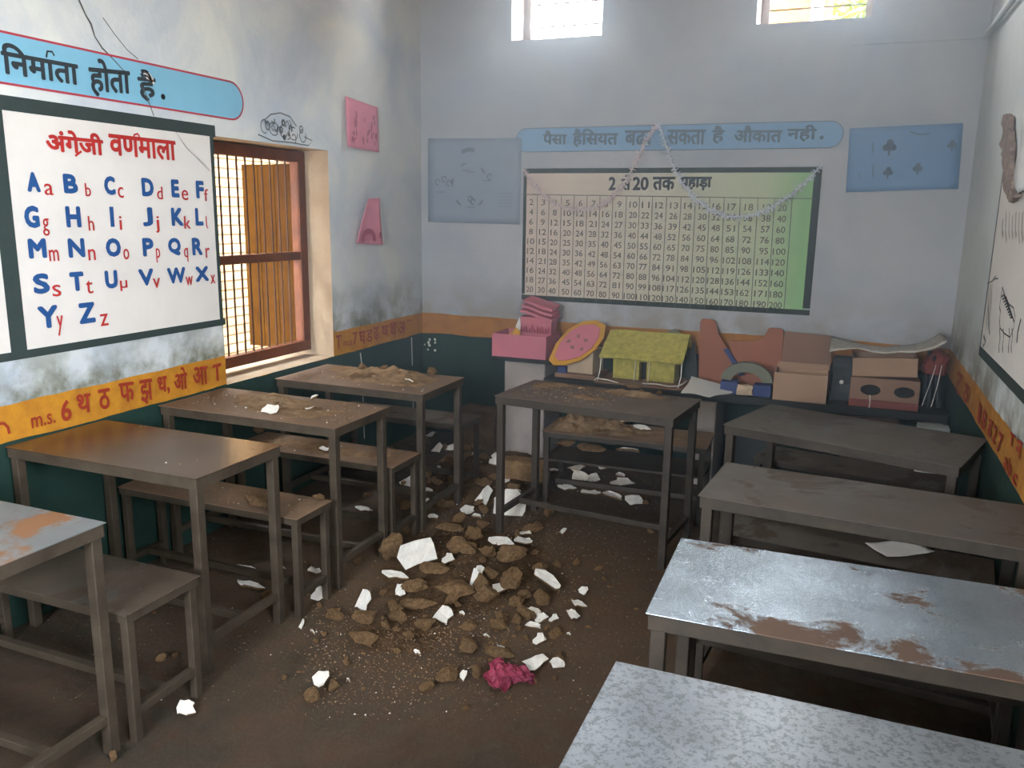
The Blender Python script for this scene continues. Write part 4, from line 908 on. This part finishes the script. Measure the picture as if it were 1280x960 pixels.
for x, y, w_, h_, lab in [(292,933,30,32,'small pale stone beside the front bench leg at lower left'),(268,783,32,22,None),(422,672,36,30,None),(458,664,20,24,None),(868,553,54,34,None),(832,535,24,20,None),(700,500,40,30,None),(742,720,24,22,None)]:
    px, py = C4(x, y); place(px, py, w_/2.087, h_/2.087, 'clod', lab or lc, None if lab else GC)
# smaller repeats, strewn by hand-drawn regions of the floor
regions = [((490, 635, 700, 780), 54, 11, 30), ((530, 530, 650, 660), 42, 9, 24), ((555, 515, 650, 600), 32, 8, 20), ((500, 560, 600, 640), 20, 7, 18), ((470, 760, 700, 860), 28, 6, 15), ((380, 700, 480, 800), 10, 6, 14), ((690, 660, 800, 800), 9, 5, 10), ((640, 600, 820, 670), 8, 5, 11), ((350, 800, 460, 890), 8, 5, 11), ((270, 600, 420, 720), 12, 6, 12), ((40, 640, 260, 860), 8, 5, 10), ((440, 560, 530, 680), 14, 8, 16), ((380, 790, 700, 900), 8, 4, 8)]
def clear(p): 
    # keep strewn pieces out of the furniture legs
    for k, x, y, rz, wd, dp, *_ in desks+benches:
        lx, ly = p.x-x, p.y-y; c, s_ = math.cos(-rz), math.sin(-rz); u_, v_ = lx*c-ly*s_, lx*s_+ly*c
        if -.06 < u_ < .1 or wd-.1 < u_ < wd+.06:
            if -.05 < v_ < dp+.05: return False
    return True
for (x0, y0, x1, y1), n, s0, s1 in regions:
    for k in range(n):
        px, py = random.uniform(x0, x1), random.uniform(y0, y1)
        if not clear(onz(px, py, 0)): continue
        w_ = random.uniform(s0, s1); b0 = on_mound(px, py)
        if any((b0.x-gx)**2+(b0.y-gy)**2 < (gr+w_*.0018)**2 for gx, gy, gr in guard): continue
        if random.random() < .8: place(px, py, w_, w_*.75, 'clod', lc, GC)
        else: place(px, py, w_, w_*.5, 'flake', lf, GF)
# crumbs too many to count
def crumbs(name, n, pos, s0, s1, m, label, cat):
    a = MB()
    for k in range(n):
        p = pos(k)
        if p is None: continue
        s_ = random.uniform(s0, s1)*random.random()**.5+s0*.4; Q = []
        for d in ((1, 0, 0), (-.5, .87, 0), (-.5, -.87, 0), (0, 0, 1)):
            Q.append((p.x+s_*d[0]*random.uniform(.6, 1.2), p.y+s_*d[1]*random.uniform(.6, 1.2), p.z-.001+s_*d[2]*random.uniform(.5, .9)))
        t = random.uniform(0, 6.28); c, s2 = math.cos(t), math.sin(t)
        Q = [(p.x+(x-p.x)*c-(y-p.y)*s2, p.y+(x-p.x)*s2+(y-p.y)*c, z) for x, y, z in Q]
        a.add(Q, [(0, 2, 1), (0, 1, 3), (1, 2, 3), (2, 0, 3)], 1 if random.random() < .04 else 0)
    o = a.build(name, m); return tag(o, label, cat, kind='stuff')
def fpos(k):
    x0, y0, x1, y1 = random.choice([(500, 620, 720, 840), (380, 700, 820, 900), (380, 760, 640, 880), (520, 520, 660, 680), (640, 580, 840, 700), (60, 600, 440, 880)])
    p = onz(random.uniform(x0, x1), random.uniform(y0, y1), 0); p.z = mound(p.x, p.y); return p
crumbs('mortar_crumbs', 7500, fpos, .002, .0065, [M['dust'], M['flake']], 'fine mortar crumbs scattered over the classroom floor', 'crumbs')

# rubble on desks and benches
def local(k, u_, v_, z):
    r = DK[k]; c, s_ = math.cos(r.rotation_euler.z), math.sin(r.rotation_euler.z); return Vector((r.location.x+u_*c-v_*s_, r.location.y+u_*s_+v_*c, z))
def heap(k, z, bumps, label, n=40, ext=(0, 0, 1, .5), amp=.35):
    a = MB(); vs = []; fs = []; x0, y0, x1, y1 = ext
    for i in range(n+1):
        for j in range(n+1):
            u_, v_ = x0+(x1-x0)*i/n, y0+(y1-y0)*j/n; h_ = sum(hh*math.exp(-((u_-cx)/sx)**2-((v_-cy)/sy)**2) for cx, cy, sx, sy, hh in bumps)
            e = min(i, n-i, j, n-j)/n*8
            h_ = h_*(1+amp*2*noise.noise((u_*17, v_*17, z)))+h_*.5*noise.noise((u_*45, v_*45, z)); h_ = h_*min(1, e)-.006
            vs.append(local(k, u_, v_, z+h_))
    for i in range(n):
        for j in range(n):
            q4 = (i*(n+1)+j, (i+1)*(n+1)+j, (i+1)*(n+1)+j+1, i*(n+1)+j+1)
            if max(vs[t].z for t in q4) > z+.0005: fs.append(q4)
    for t in range(len(vs)): vs[t].z = max(vs[t].z, z+.0004)
    a.add(vs, fs); return tag(a.build('mortar_heap', M['dust']), label, 'mortar heap', kind='stuff')
heap('L4', T, [(.62, .3, .16, .10, .045), (.40, .36, .2, .07, .03), (.45, .2, .2, .07, .014), (.2, .42, .2, .05, .012), (.72, .2, .12, .08, .012)], 'ridge of crumbled mortar heaped on the rearmost desk of the left row', ext=(.02, .03, .91, .48))
heap('L3', T, [(.42, .30, .14, .07, .035), (.5, .2, .25, .12, .008), (.75, .2, .2, .12, .008)], 'small heap of mortar on the desk under the barred window', ext=(.05, .03, .95, .43))
heap('M', T, [(.1, .36, .1, .08, .018), (.22, .43, .16, .04, .016), (.45, .2, .14, .06, .012), (.62, .4, .14, .05, .03)], 'thin drift of mortar grit on the lone middle desk', ext=(.03, .03, .9, .46))
heap('Mb', BS, [(.12, .16, .12, .1, .07), (.32, .2, .16, .1, .05), (.6, .2, .3, .1, .012)], 'broken mortar heaped on the low bench with the under-shelf', ext=(.02, .02, .9, .34))
heap('L3b', BS, [(.25, .14, .25, .09, .012), (.62, .12, .1, .08, .016), (.85, .14, .1, .08, .01)], 'grit spread along the bench under the barred window', ext=(.02, .02, .96, .27))
def dpos(k, z, x0, y0, x1, y1): return lambda _k: local(k, random.uniform(x0, x1), random.uniform(y0, y1), z)
for k, z, e, n, lab in (('L4', T, (.05, .05, .9, .46), 420, 'mortar crumbs on the rearmost desk of the left row'), ('L3', T, (.05, .04, .96, .42), 420, 'mortar crumbs on the desk under the barred window'), ('M', T, (.05, .06, .6, .45), 420, 'mortar crumbs on the lone middle desk'),
                        ('L2b', BS, (.05, .03, .95, .22), 160, 'crumbs on the bench that holds the large flat slab'), ('L3b', BS, (.05, .03, .95, .27), 260, 'crumbs on the bench below the flake-strewn desk'), ('Mb', BS, (.05, .03, .9, .33), 200, 'crumbs on the low bench behind the lone middle desk'), ('L2', T, (.3, .1, .9, .4), 10, 'few stray specks on the glinting brown desk'), ('A', T, (.05, .05, .9, .5), 22, 'few stray specks on the skewed grey-brown desk')):
    crumbs('mortar_crumbs', n, dpos(k, z, *e), .003, .009, [M['dust'], M['flake']], lab, 'crumbs')
def onsurf(px, py, w_, h_, kd, lab, z, cat=None, tilt=.12, rz=0, grp=None): return place(px, py, w_, h_, kd, lab, grp, tilt=tilt, rz=rz, surf=z)
onsurf(340, 511, 24, 15, 'flake', 'thick white flake nearest the front edge of the desk under the window', T, tilt=.5)
onsurf(388, 514, 24, 6, 'flake', 'slim white flake lying right of the thick one on the desk under the window', T, tilt=.08)
onsurf(394, 499, 12, 7, 'flake', 'little white flake beside the mortar heap on the desk under the window', T, tilt=.3)
onsurf(511, 480, 18, 5, 'flake', 'white flake on the rearmost desk of the left row below its mortar ridge', T, tilt=.1)
onsurf(508, 466, 42, 12, 'slab', 'flat mortar slab bridging the ridge on the rearmost left desk', T+.012, tilt=.1)
onsurf(325, 625, 52, 24, 'slab', 'large flat mortar slab on the bench behind the glinting brown desk', BS, tilt=.05)
onsurf(399, 621, 17, 10, 'clod', 'small pale lump near the right end of the bench with the large slab', BS)
onsurf(406, 563, 13, 8, 'flake', 'white flake on the gritty bench below the flake-strewn desk', BS, tilt=.2)
onsurf(322, 537, 22, 16, 'clod', 'clod at the wall end of the gritty bench below the flake-strewn desk', BS)
onsurf(791, 482, 26, 12, 'slab', 'flat mortar chunk at the rear edge of the lone middle desk', T, tilt=.1)
onsurf(729, 525, 80, 16, 'slab', 'long mortar slab on the low bench behind the lone middle desk', BS, tilt=.1)
onsurf(783, 526, 38, 12, 'flake', 'broad white flake lying on rubble of the low middle bench', BS+.03, tilt=.3)
onsurf(803, 536, 22, 8, 'flake', 'small white flake at the front of the low middle bench', BS, tilt=.4)
onsurf(738, 558, 46, 16, 'slab', 'grey-brown slab lying on the under-shelf of the low bench', .284, tilt=.05)
onsurf(707, 553, 30, 14, 'slab', 'reddish slab at the left end of the under-shelf of the low bench', .284, tilt=.05)
onsurf(785, 567, 38, 6, 'flake', 'white sheet-like flake on the under-shelf of the low bench', .284, tilt=.04)
for k, z, pts, n, s0, s1, grp in (('L4', T, (.3, .15, .85, .44), 20, .03, .085, 'mortar lumps on the rearmost left desk'), ('L3', T, (.3, .12, .6, .4), 8, .02, .045, 'mortar lumps on the desk under the window'), ('Mb', BS, (.05, .05, .5, .3), 14, .03, .09, 'mortar lumps on the low middle bench'), ('M', T, (.5, .34, .75, .46), 5, .02, .05, 'mortar lumps on the lone middle desk')):
    for q_ in range(n):
        p = local(k, random.uniform(pts[0], pts[2]), random.uniform(pts[1], pts[3]), z+(.012 if k in ('L4', 'Mb') else .002)); w_ = random.uniform(s0, s1)
        piece('mortar_clod', random.choice(CL+SLB), p, (w_, w_*.9, w_*.8), (0, 0, random.uniform(0, 6.28)), grp.replace('mortar lumps', 'brown mortar lump lying'), 'mortar clod', grp)
bk = MB().box((-.15, -.06, 0), (.15, .06, .12)).build('mortar_block', M['clod'], bevel=.01); bk.location = on_mound(652, 603); bk.location.z = .05; bk.rotation_euler = (0, .03, .15); crumple(bk, .012, 14, 4, 3); tag(bk, 'rectangular mortar block at the foot of the grey pillar', 'mortar block')
bk = MB().box((-.14, -.08, 0), (.14, .08, .30)).build('mortar_block', M['clod_dark'], bevel=.01); bk.location = (.62, 5.3, 0); crumple(bk, .012, 14, 4, 5); tag(bk, 'dark upright block against the back wall left of the grey pillar', 'mortar block')

# magenta wrapper on the floor
a = MB(); n_ = 22; vs = []; c0 = on_mound(633, 848)
outline = lambda t: 1+.22*math.sin(3*t+.6)+.16*math.sin(5*t+2)
for i in range(n_+1):
    for j in range(n_+1):
        x, y = (i/n_-.5)*2, (j/n_-.5)*2; t = math.atan2(y, x); m_ = max(abs(x), abs(y)); l = math.hypot(x, y) or 1
        rr = m_*outline(t); X, Yy = x/l*rr*.088, y/l*rr*.085
        z = .012+.028*abs(noise.noise((X*26, Yy*26, 1)))+.02*noise.noise((X*50, Yy*50, 4))+.025*(1-m_)
        vs.append((c0.x+X, c0.y+Yy, c0.z+max(.001, z)))
a.add(vs, [(i*(n_+1)+j, (i+1)*(n_+1)+j, (i+1)*(n_+1)+j+1, i*(n_+1)+j+1) for i in range(n_) for j in range(n_)])
o = a.build('crumpled_wrapper', M['pinkcloth'], loc=c0); q_ = o.modifiers.new('thickness', 'SOLIDIFY'); q_.thickness = .0015; q_.offset = 1; tag(o, 'crumpled magenta wrapper lying on the floor at the front of the rubble', 'wrapper')
# loose papers on the right-hand benches
def paper(px, z, label, wave=.012):
    P = [onz(x, y, z) for x, y in px]; n = 8; a = MB(); vs = []
    for i in range(n+1):
        for j in range(n+1):
            s_, t_ = i/n, j/n; p = P[0]*(1-s_)*(1-t_)+P[1]*s_*(1-t_)+P[2]*s_*t_+P[3]*(1-s_)*t_
            p.z = z+.003+wave*(abs(s_-.4)**1.5*1.4+.3*abs(t_-.5)+.25*noise.noise((p.x*15, p.y*15, 2))); vs.append(p)
    a.add(vs, [(i*(n+1)+j, (i+1)*(n+1)+j, (i+1)*(n+1)+j+1, i*(n+1)+j+1) for i in range(n) for j in range(n)])
    c = sum(P, Vector())/4; c.z = z
    o = a.build('paper_sheet', M['paper'], smooth=True, loc=c); q_ = o.modifiers.new('thickness', 'SOLIDIFY'); q_.thickness = .001; q_.offset = 1; return tag(o, label, 'paper')
paper([(1108, 699), (1168, 693), (1133, 676), (1081, 681)], BS, 'white paper sheet on the bench behind the shiny rusty desk')
paper([(1142, 590), (1171, 594), (1172, 587), (1143, 583)], BS, 'pale paper slip on the bench between the dull brown and skewed desks', .004)

# ------------------------------------------------------------------ dust haze hanging in the room
hm = bpy.data.materials.new('dust_haze'); hm.use_nodes = True; ht = hm.node_tree; ht.nodes.clear()
vo = ht.nodes.new('ShaderNodeVolumeScatter'); vo.inputs['Anisotropy'].default_value = .1; vo.inputs['Color'].default_value = (.72, .86, 1, 1)
hs = ht.nodes.new('ShaderNodeSeparateXYZ'); ht.links.new(ht.nodes.new('ShaderNodeNewGeometry').outputs['Position'], hs.inputs[0])
def fade(sock, a, b_):
    n = ht.nodes.new('ShaderNodeMapRange'); n.interpolation_type = 'SMOOTHSTEP'; n.inputs[1].default_value = a; n.inputs[2].default_value = b_; ht.links.new(sock, n.inputs[0]); return n.outputs[0]
def mul(a, b_):
    n = ht.nodes.new('ShaderNodeMath'); n.operation = 'MULTIPLY'; ht.links.new(a, n.inputs[0])
    if isinstance(b_, float): n.inputs[1].default_value = b_
    else: ht.links.new(b_, n.inputs[1])
    return n.outputs[0]
ht.links.new(mul(mul(fade(hs.outputs[1], 2.6, 5.2), fade(hs.outputs[2], -.7, 2.6)), HAZE), vo.inputs['Density'])
oo = ht.nodes.new('ShaderNodeOutputMaterial'); ht.links.new(vo.outputs[0], oo.inputs['Volume'])
hz = MB().box((.005, 2.6, .003), (W-.005, D-.005, H-.005)).build('dust_haze', hm); tag(hz, 'thin pale dust haze hanging in the air before the back wall', 'haze', kind='stuff')
